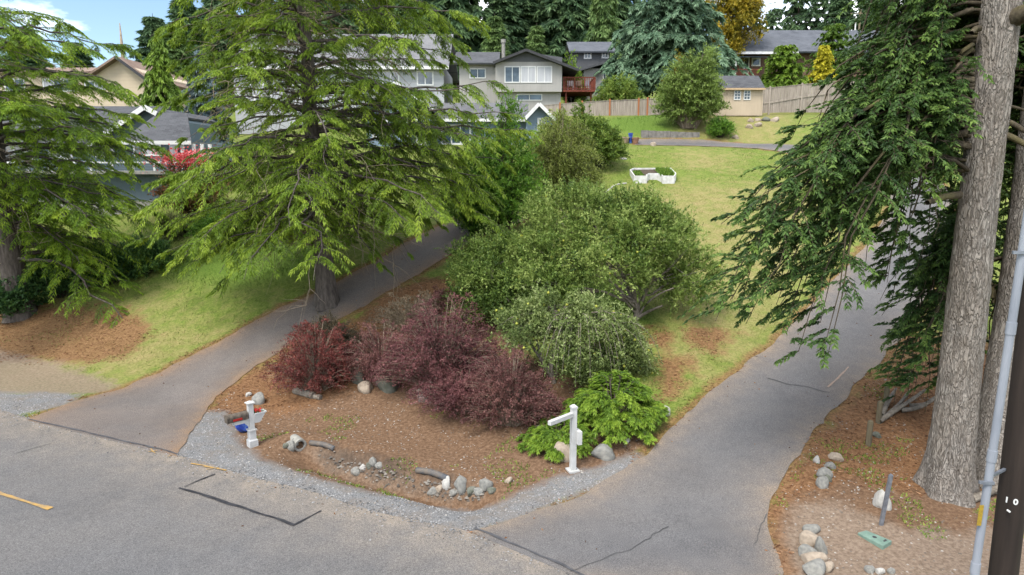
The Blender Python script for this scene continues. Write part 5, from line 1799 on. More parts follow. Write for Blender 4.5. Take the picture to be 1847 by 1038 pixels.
fence('weathered cedar fence with orange posts below the grey house', [(968, 191), (1010, 187), (1050, 184), (1100, 181), (1152, 179), (1168, 178), (1215, 176)],
      [(968, 222), (1010, 220), (1050, 218), (1100, 215), (1152, 211), (1168, 210), (1215, 206)], [54, 54, 54, 54, 54, 54, 54], M['fencepost'])
fence('grey board fence climbing right of the cream shed', [(1376, 159), (1389, 158), (1447, 152), (1495, 147), (1560, 141), (1640, 135)], [(1376, 189), (1389, 188), (1447, 178), (1495, 171), (1560, 165), (1640, 160)], [55, 55, 55.5, 56, 57, 58], M['fencewood'])

# light blue house
YL = 43.0
h = thing('blue_house', 'light blue house with grey roofs behind the tall cedar', 'house', base_at(880, YL))
zb = ORG[h.name][2] - 1.2
pk = W(972, 187, YL)
el, er = W(944, 217, YL), W(1002, 217, YL)
xa, xb = W(949, 217, YL)[0], W(996, 217, YL)[0]
gm = MB()
P = [(xa, zb), (xb, zb), (xb, el[2] + .15), (pk[0], pk[2] - .1), (xa, el[2] + .15)]
gm.v = [(float(x), YL, float(z)) for x, z in P] + [(float(x), YL + 7, float(z)) for x, z in P]
gm.f = [tuple(range(5))[::-1], tuple(range(5, 10))] + [(i, (i + 1) % 5, (i + 1) % 5 + 5, i + 5) for i in range(5)]
gm.build('wing_wall', M['siding_blue'], h)
MB().slab([(el[0], YL - .45, el[2]), (pk[0], YL - .45, pk[2]), (pk[0], YL + 7.3, pk[2]), (el[0], YL + 7.3, el[2])], .12).slab([(pk[0] + .001, YL - .45, pk[2]), (er[0], YL - .45, er[2]), (er[0], YL + 7.3, er[2]), (pk[0] + .001, YL + 7.3, pk[2])], .12).build('wing_roof', M['roof_grey'], h)
fm = MB().bar((el[0], YL - .48, el[2] - .06), (pk[0], YL - .48, pk[2] - .06), .04, .2)
fm.bar((pk[0], YL - .485, pk[2] - .06), (er[0], YL - .485, er[2] - .06), .04, .2).build('fascia', M['trimwhite'], h)
window(h, 969, 213, 986, 240, YL, 2, 1, .12, glass=M['glass_blue'])
x0, x1, z0, z1 = rect(690, 212, 952, 300, YL + 1)
MB().box((x0, YL + 1, zb), (x1, YL + 7, z1)).build('wall', M['siding_blue'], h)
a, c_ = W(680, 214, YL + .5), W(955, 186, YL + 4)
MB().slab([(a[0], YL + .5, a[2]), (xa + .2, YL + .5, a[2]), (xa + .2, YL + 4, c_[2]), (a[0], YL + 4, c_[2])], .14).slab([(a[0], YL + 4.001, c_[2]), (xa + .2, YL + 4.001, c_[2]), (xa + .2, YL + 7.5, a[2]), (a[0], YL + 7.5, a[2])], .14).build('roof', M['roof_grey'], h)
MB().box((a[0], YL + .42, a[2] - .2), (xa - .05, YL + .498, a[2] - .02)).build('gutter', M['trimwhite'], h)
pk2 = W(715, 150, YL - .8)
e1_, e2_ = W(650, 195, YL - .8), W(782, 198, YL - .8)
xa2, xb2 = W(660, 195, YL - .8)[0], W(772, 195, YL - .8)[0]
P = [(xa2, zb), (xb2, zb), (xb2, e2_[2] + .1), (pk2[0], pk2[2] - .1), (xa2, e1_[2] + .1)]
gm = MB()
gm.v = [(float(x), YL - .8, float(z)) for x, z in P] + [(float(x), YL + .99, float(z)) for x, z in P]
gm.f = [tuple(range(5))[::-1], tuple(range(5, 10))] + [(i, (i + 1) % 5, (i + 1) % 5 + 5, i + 5) for i in range(5)]
gm.build('gable_wall', M['siding_blue'], h)
MB().slab([(e1_[0], YL - 1.2, e1_[2]), (pk2[0], YL - 1.2, pk2[2]), (pk2[0], YL + 4, pk2[2]), (e1_[0], YL + 4, e1_[2])], .12).slab([(pk2[0] + .001, YL - 1.2, pk2[2]), (e2_[0], YL - 1.2, e2_[2]), (e2_[0], YL + 4, e2_[2]), (pk2[0] + .001, YL + 4, pk2[2])], .12).build('gable_roof', M['roof_grey'], h)
fm = MB().bar((e1_[0], YL - 1.22, e1_[2] - .06), (pk2[0], YL - 1.22, pk2[2] - .06), .04, .22)
fm.bar((pk2[0], YL - 1.225, pk2[2] - .06), (e2_[0], YL - 1.225, e2_[2] - .06), .04, .22).build('fascia', M['trimwhite'], h)
window(h, 735, 215, 768, 262, YL - .8, 2, 1, .12, glass=M['glass_blue'])
window(h, 795, 225, 850, 262, YL + 1, 3, 1, .12, glass=M['glass_blue'])
window(h, 672, 215, 700, 250, YL - .8, 2, 1, .12, glass=M['glass_blue'])

# white house behind the cedar
YW = 60.0
h = thing('white_house', 'white two storey house with pale grey roof behind the tall cedar', 'house', base_at(620, YW))
zb = ORG[h.name][2] - 1.2
x0, x1, z0, z1 = rect(425, 118, 800, 210, YW)
MB().box((x0, YW, zb), (x1, YW + 9, z1)).build('wall', M['siding_white'], h)
a, c_ = W(415, 120, YW - .6), W(790, 62, YW + 4.5)
MB().slab([(a[0], YW - .6, a[2]), (x1 + .5, YW - .6, a[2]), (x1 + .5, YW + 4.5, c_[2]), (a[0], YW + 4.5, c_[2])], .16).slab([(a[0], YW + 4.501, c_[2]), (x1 + .5, YW + 4.501, c_[2]), (x1 + .5, YW + 9.6, a[2]), (a[0], YW + 9.6, a[2])], .16).build('roof', shinglemat('pale_grey_shingles', (.11, .11, .115), (.15, .15, .155)), h)
MB().box((a[0], YW - .68, a[2] - .25), (x1 + .5, YW - .602, a[2])).build('gutter', M['trimwhite'], h)
for px in (445, 520, 610, 690, 752):
    window(h, px, 128, px + 30, 155, YW, 2, 1, .12)
for px in (460, 640, 730):
    window(h, px, 172, px + 30, 198, YW, 2, 1, .12)

# beige house top left
YE = 52.0
h = thing('beige_house', 'beige house with brown gable roof above the blue grey house', 'house', base_at(150, YE))
zb = ORG[h.name][2] - 1.5
x0, x1, z0, z1 = rect(-30, 132, 258, 190, YE)
MB().box((x0, YE, zb), (x1, YE + 8, z1)).build('wall', M['siding_beige'], h)
pk = W(216, 103, YE)
er = W(270, 143, YE)
elx = W(160, 140, YE)
gm = MB()
P = [(elx[0], z1 + .003), (x1, z1 + .003), (pk[0], pk[2] - .15)]
gm.v = [(float(x), YE - .01, float(z)) for x, z in P] + [(float(x), YE + 7.9, float(z)) for x, z in P]
gm.f = [(2, 1, 0), (3, 4, 5), (0, 1, 4, 3), (1, 2, 5, 4), (2, 0, 3, 5)]
gm.build('gable', M['siding_beige'], h)
MB().slab([(elx[0], YE - .6, elx[2]), (pk[0], YE - .6, pk[2]), (pk[0], YE + 8.5, pk[2]), (elx[0], YE + 8.5, elx[2])], .14).slab([(pk[0] + .001, YE - .6, pk[2]), (er[0], YE - .6, er[2]), (er[0], YE + 8.5, er[2]), (pk[0] + .001, YE + 8.5, pk[2])], .14).slab(
    [(x0 - .5, YE - .5, z1 + .05), (elx[0] + .3, YE - .5, z1 + .05), (elx[0] + .3, YE + 4, pk[2] - .2), (x0 - .5, YE + 4, pk[2] - .2)], .14).build('roof', M['roof_brown'], h)
MB().bar((pk[0], YE - .63, pk[2] - .08), (er[0], YE - .63, er[2] - .08), .05, .2).build('fascia', M['dark_trim'], h)
window(h, 79, 142, 135, 166, YE, 3, 1, .1, curtain=(0,))
window(h, 154, 146, 189, 163, YE, 2, 1, .1, curtain=(1,))
window(h, 10, 142, 45, 166, YE, 2, 1, .1)

# blue grey house with balcony
YG = 39.0
h = thing('bluegrey_house', 'blue grey house with white trim, balcony and dark grey roof', 'house', base_at(200, YG))
zb = min(ground_z(W(-60, 300, YG)[0], YG), ground_z(W(330, 300, YG)[0], YG)) - .5
x0, x1, z0, z1 = rect(-80, 256, 300, 300, YG)
MB().box((x0, YG, zb + .003), (x1, YG + 8, z1)).build('wall', M['siding_teal'], h)
pk = W(262, 192, YG - .6)
e_l = W(160, 261, YG - .6)
e_r = W(278, 204, YG - .6)
gm = MB()
P = [(e_l[0] + .1, z1 + .003), (W(300, 256, YG)[0], z1 + .003), (W(300, 225, YG)[0], W(300, 216, YG)[2]), (pk[0], pk[2] - .15)]
gm.v = [(float(x), YG - .25, float(z)) for x, z in P] + [(float(x), YG + 7, float(z)) for x, z in P]
gm.f = [(3, 2, 1, 0), (4, 5, 6, 7), (0, 1, 5, 4), (1, 2, 6, 5), (2, 3, 7, 6), (3, 0, 4, 7)]
gm.build('gable', M['siding_teal'], h)
MB().slab([(e_l[0], YG - .7, e_l[2]), (pk[0], YG - .7, pk[2]), (pk[0], YG + 7, pk[2]), (e_l[0], YG + 7, e_l[2])], .13).slab(
    [(pk[0] + .001, YG - .7, pk[2]), (e_r[0] + .2, YG - .7, e_r[2]), (e_r[0] + .2, YG + 7, e_r[2]), (pk[0] + .001, YG + 7, pk[2])], .13).build('gable_roof', M['roof_dark'], h)
fm = MB().bar((e_l[0], YG - .73, e_l[2] - .06), (pk[0], YG - .73, pk[2] - .06), .05, .26)
fm.bar((pk[0], YG - .735, pk[2] - .06), (e_r[0] + .2, YG - .735, e_r[2] - .06), .05, .26).build('fascia', M['trimwhite'], h)
a, c_ = W(-90, 258, YG - .5), W(250, 192, YG + 4)
MB().slab([(a[0], YG - .5, a[2]), (e_l[0] + 1.0, YG - .5, a[2]), (e_l[0] + 2.5, YG + 4, c_[2]), (a[0], YG + 4, c_[2])], .13).build('roof', M['roof_dark'], h)
a, c_ = W(219, 254, YG - 3.2), W(345, 254, YG - 3.2)
u0, u1 = W(284, 205, YG - .4), W(338, 205, YG - .4)
MB().slab([(a[0], YG - 3.2, a[2]), (c_[0], YG - 3.2, a[2]), (u1[0], YG - .4, u0[2]), (u0[0], YG - .4, u0[2])], .13).build('porch_roof', M['roof_dark'], h)
MB().box((a[0], YG - 3.28, a[2] - .2), (c_[0], YG - 3.202, a[2] - .01)).build('gutter', M['trimwhite'], h)
for px in (326, 347, 362, 376):
    q = W(px, 256, YG - 3.0)
    MB().box((q[0], YG - 3.1, W(px, 305, YG - 3.0)[2]), (q[0] + .14, YG - 2.96, a[2] - .16)).build('porch_post', M['trimwhite'], h)
bx0, bx1, bz0, bz1 = rect(-100, 292, 395, 309, YG - 3.4)
bal = MB().box((bx0, YG - 3.5, bz0 - .16), (bx1, YG - .01, bz0)).build('balcony', M['concrete'], h)
rl = MB().box((bx0, YG - 3.52, bz1 - .08), (bx1, YG - 3.42, bz1))
for i in range(14):
    xx = bx0 + (bx1 - bx0 - .1) * i / 13
    rl.box((xx, YG - 3.51, bz0 + .001), (xx + .1, YG - 3.43, bz1 - .081))
rl.build('balcony_railing', M['trimwhite'], bal)
wr = MB()
for j in range(5):
    zz = bz0 + .07 + j * .085
    wr.box((bx0, YG - 3.48, zz), (bx1, YG - 3.465, zz + .012))
wr.build('railing_wires', M['dark_trim'], bal)
MB().box((bx0 + .2, YG - 2.8, zb), (x1 + 1.5, YG - .005, bz0 - .165)).build('lower_wall', M['siding_teal'], h)
MB().box((bx0 + .1, YG - 3.05, zb - .3), (x1 + 1.7, YG - 2.801, zb + .55)).build('foundation', M['concrete'], h)
window(h, 242, 258, 290, 282, YG, 3, 1, .1, curtain=(1, 2))
window(h, 172, 262, 205, 284, YG, 2, 1, .1)
window(h, 10, 258, 60, 290, YG, 3, 1, .1)
window(h, 90, 262, 130, 288, YG, 2, 1, .1)
MB().box((W(308, 290, YG)[0], YG - .03, bz0 + .002), (W(322, 290, YG)[0], YG - .004, bz0 + 2.0)).build('door', M['curtain'], h)
x0, x1, z0, z1 = rect(295, 256, 400, 300, YG + .5)
MB().box((x0 + .2, YG + .5, zb), (x1, YG + 6, z1 - .05)).build('porch_wall', M['siding_teal'], h)

# poles and wires behind the right house
p = onhill(1537, 88)
pl = thing('distant_pole', 'thin grey utility pole behind the right house roof', 'pole', p)
MB().tube([p, p + UP * top_h(p, 18)], [.16, .11], 8).build('shaft', M['stake'], pl)
zt = top_h(p, 26)
MB().box((p[0] - 1.2, p[1] - .06, p[2] + zt), (p[0] + 1.2, p[1] + .06, p[2] + zt + .12)).build('crossarm', M['stake'], pl)
p2 = onhill(1530, 86)
MB().tube([p2, p2 + UP * top_h(p2, 30)], [.1, .07], 8).build('mast', M['trimwhite'], pl)
for i, dz in enumerate((0, .5)):
    q0 = p + UP * (zt + .2 - dz)
    q1 = W(1250, 20 + i * 6, 95)
    ts = np.linspace(0, 1, 12)
    wq = q0[None] * (1 - ts)[:, None] + q1[None] * ts[:, None] - UP[None] * (1.2 * ts * (1 - ts))[:, None]
    MB().tube(wq, .015, 4).build('wire', M['dark_trim'], pl)

# ------------------------------------------------------------------ rocks
def rock_mesh(seed, mat, sub=2):
    import bmesh
    bm = bmesh.new()
    bmesh.ops.create_icosphere(bm, subdivisions=sub, radius=.5)
    me = bpy.data.meshes.new('rock')
    bm.to_mesh(me)
    bm.free()
    n = len(me.vertices)
    co = np.empty(n * 3, np.float32)
    me.vertices.foreach_get('co', co)
    co = co.reshape(-1, 3).astype(float)
    r = np.random.default_rng(seed)
    for k in range(10):
        d = norm(r.normal(0, 1, 3))
        cut = r.uniform(.27, .43)
        dd = co @ d
        co = co - np.outer(np.maximum(dd - cut, 0) * .9, d)
    co = co * (1 + .10 * fbm(co, 3.0, seed, 4))[:, None]
    me.vertices.foreach_set('co', co.astype(np.float32).ravel())
    me.polygons.foreach_set('use_smooth', np.ones(len(me.polygons), bool))
    me.update()
    me.materials.append(mat)
    return me


RM = {}
for kk in ('rock_grey', 'rock_tan', 'rock_dark', 'rock_white'):
    RM[kk] = [rock_mesh(100 + i, M[kk], 3) for i in range(4)]


def rock(px, py, wpx, hpx, mat, label, group=None, name='rock', cat='rock', z=0.0, tilt=True):
    "px,py: the foot of the stone in the photo"
    p = G(px, py)
    k = mpp(p)
    o = link(bpy.data.objects.new(name, RM[mat][rng.integers(0, 4)]))
    o.scale = (wpx * k * 1.3, wpx * k * rng.uniform(.95, 1.25), hpx * k * 1.65)
    o.location = (p[0], p[1] + wpx * k * .3, p[2] + hpx * k * .30 + z)
    o.rotation_euler = (rng.uniform(-.25, .25), rng.uniform(-.25, .25), rng.uniform(-.5, .5))
    ORG[o.name] = np.array(o.location)
    tag(o, label, cat, group)
    return o


gB = 'boulders in the planting bed'
for a in ((648, 692, 30, 42, 'rock_dark', 'tall dark grey boulder under the brownish twiggy bush', gB), (700, 706, 44, 36, 'rock_dark', 'large rounded grey boulder under the purple bush', gB),
          (660, 708, 26, 17, 'rock_tan', 'tan wedge of stone in front of the dark boulder', gB), (766, 722, 30, 22, 'rock_grey', 'mossy pale boulder below the largest purple bush', gB),
          (800, 738, 30, 18, 'rock_dark', 'dark low boulder at the right end of the boulder row', gB), (778, 724, 20, 18, 'rock_tan', 'small tan boulder tucked under the purple bush', gB),
          (972, 786, 26, 18, 'rock_dark', 'dark boulder in the shade behind the bare white post', gB), (1016, 830, 44, 30, 'rock_tan', 'tan boulder at the foot of the bare white post', gB),
          (1090, 829, 42, 24, 'rock_grey', 'grey flat boulder on the gravel right of the bare white post', gB), (1152, 783, 26, 19, 'rock_grey', 'rounded grey boulder beside the juniper and driveway', gB),
          (1201, 750, 22, 17, 'rock_white', 'pale rounded boulder at the uphill end of the juniper', gB), (466, 729, 20, 18, 'rock_grey', 'grey stone just behind the mailbox planter', gB),
          (447, 716, 10, 7, 'rock_white', 'small white stone behind the mailbox', gB), (1130, 800, 12, 8, 'rock_white', 'small white stone near the driveway edge', gB)):
    rock(*a)
gD = 'stones along the drainage ditch'
for a in ((832, 888, 26, 24, 'rock_grey', 'largest pale grey stone at the low end of the ditch', gD), (806, 882, 14, 18, 'rock_white', 'upright whitish stone in the ditch', gD), (875, 884, 22, 20, 'rock_grey', 'rounded grey stone at the right end of the ditch', gD),
          (793, 890, 14, 11, 'rock_tan', 'small orange tan stone in the ditch', gD), (782, 894, 20, 12, 'rock_grey', 'low grey stone left of the orange tan one', gD), (850, 893, 18, 14, 'rock_dark', 'dark stone between the two largest ditch stones', gD),
          (864, 894, 20, 12, 'rock_grey', 'flat grey stone at the ditch edge by the gravel', gD), (886, 890, 14, 10, 'rock_dark', 'small dark stone at the far right of the ditch', gD), (820, 895, 20, 10, 'rock_grey', 'half buried flat stone below the largest ditch stone', gD),
          (674, 842, 14, 14, 'rock_grey', 'topmost stone of the small heap mid ditch', gD), (666, 848, 12, 12, 'rock_dark', 'dark stone in the small heap mid ditch', gD), (684, 847, 13, 9, 'rock_grey', 'right stone of the small heap mid ditch', gD),
          (655, 849, 11, 9, 'rock_white', 'white stone of the small heap mid ditch', gD), (643, 857, 18, 12, 'rock_grey', 'leaning grey stone left of the mid ditch heap', gD),
          (524, 812, 18, 15, 'rock_grey', 'bottom stone piled against the concrete pipe', gD), (531, 803, 14, 11, 'rock_grey', 'upper stone piled against the concrete pipe', gD), (514, 809, 10, 8, 'rock_dark', 'small stone left of the concrete pipe pile', gD),
          (917, 872, 13, 8, 'rock_tan', 'thin tan stone where the ditch meets the gravel', gD)):
    rock(*a)
gR = 'stones lining the right driveway'
for a in ((1461, 984, 32, 24, 'rock_tan', 'pinkish tan stone at the top of the roadside stone cluster', gR), (1458, 1006, 30, 22, 'rock_grey', 'grey stone left in the roadside stone cluster', gR), (1482, 1000, 20, 30, 'rock_grey', 'upright grey stone right in the roadside stone cluster', gR),
          (1470, 1022, 38, 20, 'rock_tan', 'long tan stone in the middle of the roadside cluster', gR), (1473, 1042, 36, 26, 'rock_grey', 'grey stone lowest in the roadside cluster', gR), (1493, 1032, 22, 16, 'rock_tan', 'small tan stone at the cluster lower right', gR),
          (1464, 962, 28, 12, 'rock_grey', 'flat half buried stone above the roadside cluster', gR),
          (1484, 880, 22, 20, 'rock_grey', 'lowest grey stone in the row beside the driveway', gR), (1489, 862, 26, 15, 'rock_grey', 'second stone up the row beside the driveway', gR), (1500, 846, 18, 11, 'rock_grey', 'third stone up the row beside the driveway', gR),
          (1511, 832, 24, 13, 'rock_tan', 'tan stone at the top of the row beside the driveway', gR), (1474, 836, 11, 13, 'rock_white', 'small white stone left of the driveway stone row', gR), (1494, 870, 12, 11, 'rock_dark', 'small dark stone in the driveway stone row', gR),
          (1594, 918, 26, 32, 'rock_white', 'white stone behind the leaning grey stake', gR), (1569, 1034, 18, 12, 'rock_grey', 'left grey stone at the bottom beside the green lid', gR), (1588, 1037, 14, 10, 'rock_white', 'middle pale stone at the bottom beside the green lid', gR), (1608, 1036, 14, 9, 'rock_grey', 'right grey stone at the bottom beside the green lid', gR),
          (1583, 790, 16, 9, 'rock_dark', 'dark stone beside the wooden stakes', gR)):
    rock(*a)
gU = 'stones on the upper bank'
for a in ((1352, 232, 14, 8, 'rock_tan', 'left front stone of the heap below the shed', gU), (1367, 229, 13, 7, 'rock_tan', 'right front stone of the heap below the shed', gU), (1354, 221, 11, 7, 'rock_tan', 'back left stone of the heap below the shed', gU), (1367, 219, 11, 6, 'rock_tan', 'back right stone of the heap below the shed', gU),
          (1382, 219, 13, 7, 'rock_dark', 'brown stone right of the heap below the shed', gU), (1398, 220, 16, 8, 'rock_tan', 'farthest right stone below the shed', gU), (1327, 251, 12, 7, 'rock_tan', 'stone beside the low bush above the lane', gU),
          (1178, 264, 10, 8, 'rock_tan', 'round tan stone on the lawn edge by the lane', gU), (1124, 288, 12, 4, 'rock_white', 'flat white stone on the lawn beside the rhododendron', gU)):
    rock(*a)

# ------------------------------------------------------------------ mailbox with planter
b0 = G(456, 805)
k = mpp(b0)
hh = (805 - 722) * k / math.cos(.2)
mb = thing('mailbox_post', 'white mailbox post with rusty mailbox and red flower planter', 'mailbox', b0)
x, y, z = b0
RZ = .75


def sq(m_, x, y, z0, z1, w0, w1=None, rz=RZ):
    w1 = w1 or w0
    c, s = math.cos(rz), math.sin(rz)
    P = []
    for zz, w in ((z0, w0), (z1, w1)):
        for a, b_ in ((-1, -1), (1, -1), (1, 1), (-1, 1)):
            P.append((x + (a * c - b_ * s) * w / 2, y + (a * s + b_ * c) * w / 2, zz))
    return m_.hexa(P)


m_ = MB()
sq(m_, x, y, z - .02, z + hh * .14, .20)
sq(m_, x, y, z + hh * .14 + .001, z + hh * .17, .20, .16)
sq(m_, x, y, z + hh * .171, z + hh * .36, .15)
sq(m_, x, y, z + hh * .361, z + hh * .385, .19)
m_.build('post_sleeve', M['white'], mb)
m_ = MB()
sq(m_, x, y, z + hh * .386, z + hh * .93, .115)
m_.build('post', M['white'], mb)
m_ = MB()
sq(m_, x, y, z + hh * .931, z + hh * .955, .13, .17)
sq(m_, x, y, z + hh * .956, z + hh * .975, .18)
sq(m_, x, y, z + hh * .976, z + hh * 1.01, .15, .02)
m_.build('post_cap', M['white'], mb)
ad = np.array([math.cos(RZ), math.sin(RZ), 0])          # arm direction, towards the planter
sdv = np.array([-ad[1], ad[0], 0])
A = np.array([x, y, z + hh * .60])
m_ = MB()
m_.bar(A - ad * .42, A - ad * .06, .09, .09)
m_.hexa([A - ad * .17 + sdv * q - UP * .046 for q in (-.03, .03)] + [A - ad * .06 + sdv * q - UP * .046 for q in (.03, -.03)] +
        [A - ad * .062 + sdv * q - UP * .17 for q in (-.03, .03)] + [A - ad * .06 + sdv * q - UP * .17 for q in (.03, -.03)])
m_.build('arm', M['white'], mb)
# mailbox: arched body
B = A - ad * .30 + UP * .05
prof = [(-.085, 0), (.085, 0), (.085, .10)] + [(.085 * math.cos(t_), .10 + .085 * math.sin(t_)) for t_ in np.linspace(.25, math.pi - .25, 7)] + [(-.085, .10)]
m_ = MB()
n = len(prof)
e0_, e1_ = B - ad * .26, B + ad * .21
m_.v = [tuple(e0_ + sdv * a + UP * c) for a, c in prof] + [tuple(e1_ + sdv * a + UP * c) for a, c in prof]
m_.f = [tuple(range(n))[::-1], tuple(range(n, 2 * n))] + [(i, (i + 1) % n, (i + 1) % n + n, i + n) for i in range(n)]
bo = m_.build('mailbox_body', M['rust'], mb)
m_ = MB()
fp = [(a * 1.07, c * 1.05 - .005) for a, c in prof]
m_.v = [tuple(e0_ - ad * .012 + sdv * a + UP * c) for a, c in fp] + [tuple(e0_ + ad * .012 + sdv * a + UP * c) for a, c in fp]
m_.f = [tuple(range(n))[::-1], tuple(range(n, 2 * n))] + [(i, (i + 1) % n, (i + 1) % n + n, i + n) for i in range(n)]
m_.build('mailbox_door', M['rust'], bo)
m_ = MB().bar(B - ad * .14 - sdv * .095 + UP * .05, B + ad * .07 - sdv * .095 + UP * .05, .012, .05)
m_.build('flag', M['redflag'], bo)
# planter
P0 = A + ad * .06 - UP * .10
P1 = A + ad * .34
w = .085
m_ = MB()
lo = [P0 + sdv * -w * .7 + ad * 0, P0 + sdv * w * .7, P0 + ad * .13 + sdv * w * .7, P0 + ad * .13 - sdv * w * .7]
hi = [P0 + UP * .23 - sdv * w, P0 + UP * .23 + sdv * w, P1 + UP * .13 + sdv * w, P1 + UP * .13 - sdv * w]
m_.hexa([lo[0], lo[3], lo[2], lo[1], hi[0], hi[3], hi[2], hi[1]])
m_.bar(hi[0] - sdv * .0, hi[3], .02, .03).bar(hi[1], hi[2], .02, .03).bar(hi[3] - sdv * .008, hi[2] + sdv * .008, .024, .032)
m_.build('planter_box', M['white'], mb)
m_ = MB()
for i in range(22):
    q = P0 + ad * rng.uniform(.03, .17) + sdv * rng.uniform(-.05, .05) + UP * (.26 + rng.uniform(-.02, .06))
    m_.tube(q + np.outer([-.02, .0, .02], norm(rng.normal(0, 1, 3))), [.008, .03, .012], 5)
m_.build('flowers', M['flower'], mb)
m_ = MB()
for i in range(14):
    q = P0 + ad * rng.uniform(.02, .24) + sdv * rng.uniform(-.06, .06) + UP * .22
    m_.tube([q, q + norm(rng.normal(0, .5, 3) + UP) * rng.uniform(.05, .11)], [.01, .004], 4)
m_.build('flower_leaves', M['weed'], mb)
# blue tub leaning behind the post
tb_ = G(440, 781)
c = tb_ + np.array([-.02, .10, .22])
ax = norm(np.array([.75, -.35, .35]))
m_ = MB()
m_.tube([c - ax * .09, c - ax * .06, c + ax * .05], [.21, .235, .22], 20)
tag(m_.build('blue_tub', M['blue_plastic'], org=tb_), 'blue plastic tub on edge behind the mailbox post', 'tub')
# weathered log pieces
for (x0_, y0_, x1_, y1_, r, lb) in ((532, 709, 566, 719, .10, 'longer charred grey log piece lying in the bed'), (567, 719, 579, 721, .075, 'short pale log piece at the end of the longer one')):
    a, b_ = G(x0_, y0_), G(x1_, y1_)
    ts = np.linspace(0, 1, 7)
    q = a + np.outer(ts, b_ - a) + UP * r * .7
    o = MB().tube(q, r * (1 + .18 * vnoise(q, 5, 3)), 9).build('log', M['driftwood'], org=a)
    tag(o, lb, 'log', 'log pieces in the bed')

# ------------------------------------------------------------------ bare white post
b0 = G(1033, 849)
k = mpp(b0)
hh = (849 - 728) * k / math.cos(.22)
wp = thing('white_post', 'bare white post with slanting arm and no mailbox', 'post', b0)
x, y, z = b0
m_ = MB()
sq(m_, x, y, z - .02, z + hh * .95, .115, rz=.35)
m_.build('post', M['white'], wp, bevel=.006)
m_ = MB()
sq(m_, x, y, z + hh * .951, z + hh * .975, .135, rz=.35)
sq(m_, x, y, z + hh * .976, z + hh, .12, .05, rz=.35)
m_.build('post_cap', M['white'], wp)
m_ = MB()
sq(m_, x, y, z - .01, z + .025, .24, rz=.35)
m_.build('base_plate', M['white'], wp)
A = np.array([x, y, z + hh * .86])
E = W(991, 764, y - .55)
m_ = MB().bar(A + norm(E - A) * .05, E, .09, .09)
m_.build('arm', M['white'], wp, bevel=.004)
B = np.array([x + .09, y - .02, z + hh * .52])
m_ = MB().box((x + .045, y - .16, z + hh * .42), (x + .135, y + .06, z + hh * .62), .35, (x, y))
m_.build('side_block', M['white'], wp, bevel=.004)

# ------------------------------------------------------------------ utility pole and conduit
Yp = 7.9
a, b_ = W(1809, 1038, Yp), W(1884, 380, Yp)
d = (b_ - a) / (b_[2] - a[2])
gz = ground_z(a[0], a[1])
foot = a + d * (gz - a[2] - .1)
top = a + d * (gz + 10.5 - a[2])
up_ = thing('utility_pole', 'dark creosoted utility pole with grey conduit and number 10', 'utility pole', foot)
fr = np.linspace(0, 1, 30)
q = foot + np.outer(fr, top - foot)
MB().tube(q, .165 - .05 * fr, 28).build('pole_shaft', M['pole'], up_, smooth_shade=True)
ca, cb = W(1757, 1038, Yp - .35), W(1849, 420, Yp - .35)
cd = (cb - ca) / (cb[2] - ca[2])
cf = ca + cd * (gz - ca[2] - .1)
ct = ca + cd * (gz + 9.5 - ca[2])
cond = MB().tube(cf + np.outer(np.linspace(0, 1, 20), ct - cf), .045, 16)
for f in (.19, .34, .5, .66, .82):
    q = cf + (ct - cf) * f
    cond.tube([q - cd * .07, q - cd * .069, q + cd * .07, q + cd * .071], [.046, .053, .053, .046], 16)
cond.build('conduit', M['conduit'], up_, smooth_shade=False)
for (px, py) in ((1779, 868), (1833, 455)):
    q = W(px, py, Yp - .35)
    f = (q[2] - cf[2]) / (ct[2] - cf[2])
    cpt = cf + (ct - cf) * f
    ppt = foot + (top - foot) * ((q[2] - foot[2]) / (top[2] - foot[2]))
    MB().bar(cpt + np.array([-.13, -.03, 0]), cpt + np.array([.03, -.055, 0]), .03, .035).bar(cpt + np.array([.0, .05, 0]), ppt + np.array([-.15, -.03, 0]), .03, .03).build('bracket', M['steel'], up_)
lab = W(1768, 930, Yp - .4)
MB().bar(lab - cd * .13, lab + cd * .13, .05, .006, up=(0, 1, 0)).build('yellow_label', M['yellow_tag'], up_)
# the number on the pole
fc = norm(CAMP - (foot + UP))
ang = math.atan2(fc[1], fc[0])
npos = W(1828, 896, Yp)
f = (npos[2] - foot[2]) / (top[2] - foot[2])
cpt = foot + (top - foot) * f
rr = .165 - .05 * f
for ch, px in (('1', 1822), ('0', 1832)):
    wq = W(px, 896, Yp - rr * .9)
    off = wq[0] - cpt[0]
    yy = cpt[1] - math.sqrt(max(1e-4, rr * rr - off * off)) - .004
    tc = bpy.data.curves.new('number', 'FONT')
    tc.body = ch
    tc.size = .10
    tc.extrude = .002
    tc.offset = .003
    tc.align_x = 'CENTER'
    tc.align_y = 'CENTER'
    tc.materials.append(M['trimwhite'])
    tmp = link(bpy.data.objects.new('digit_outline', tc))
    dg = bpy.context.evaluated_depsgraph_get()
    dm = bpy.data.meshes.new_from_object(tmp.evaluated_get(dg))
    bpy.data.objects.remove(tmp)
    bpy.data.curves.remove(tc)
    dm.materials.clear()
    dm.materials.append(M['trimwhite'])
    to = link(bpy.data.objects.new('number_digit', dm))
    to.parent = up_
    to.location = Vector((cpt[0] + off, yy - .004, npos[2])) - up_.location
    to.rotation_euler = (math.pi / 2, 0, -math.asin(max(-1, min(1, -off / rr))) if False else math.asin(max(-1, min(1, off / rr))))
    ORG[to.name] = ORG[up_.name]
q = W(1819, 922, Yp - .15)
MB().tube([q + np.array([0, .02, 0]), q + np.array([0, -.02, 0])], .012, 8).build('nail_tag', M['trimwhite'], up_)

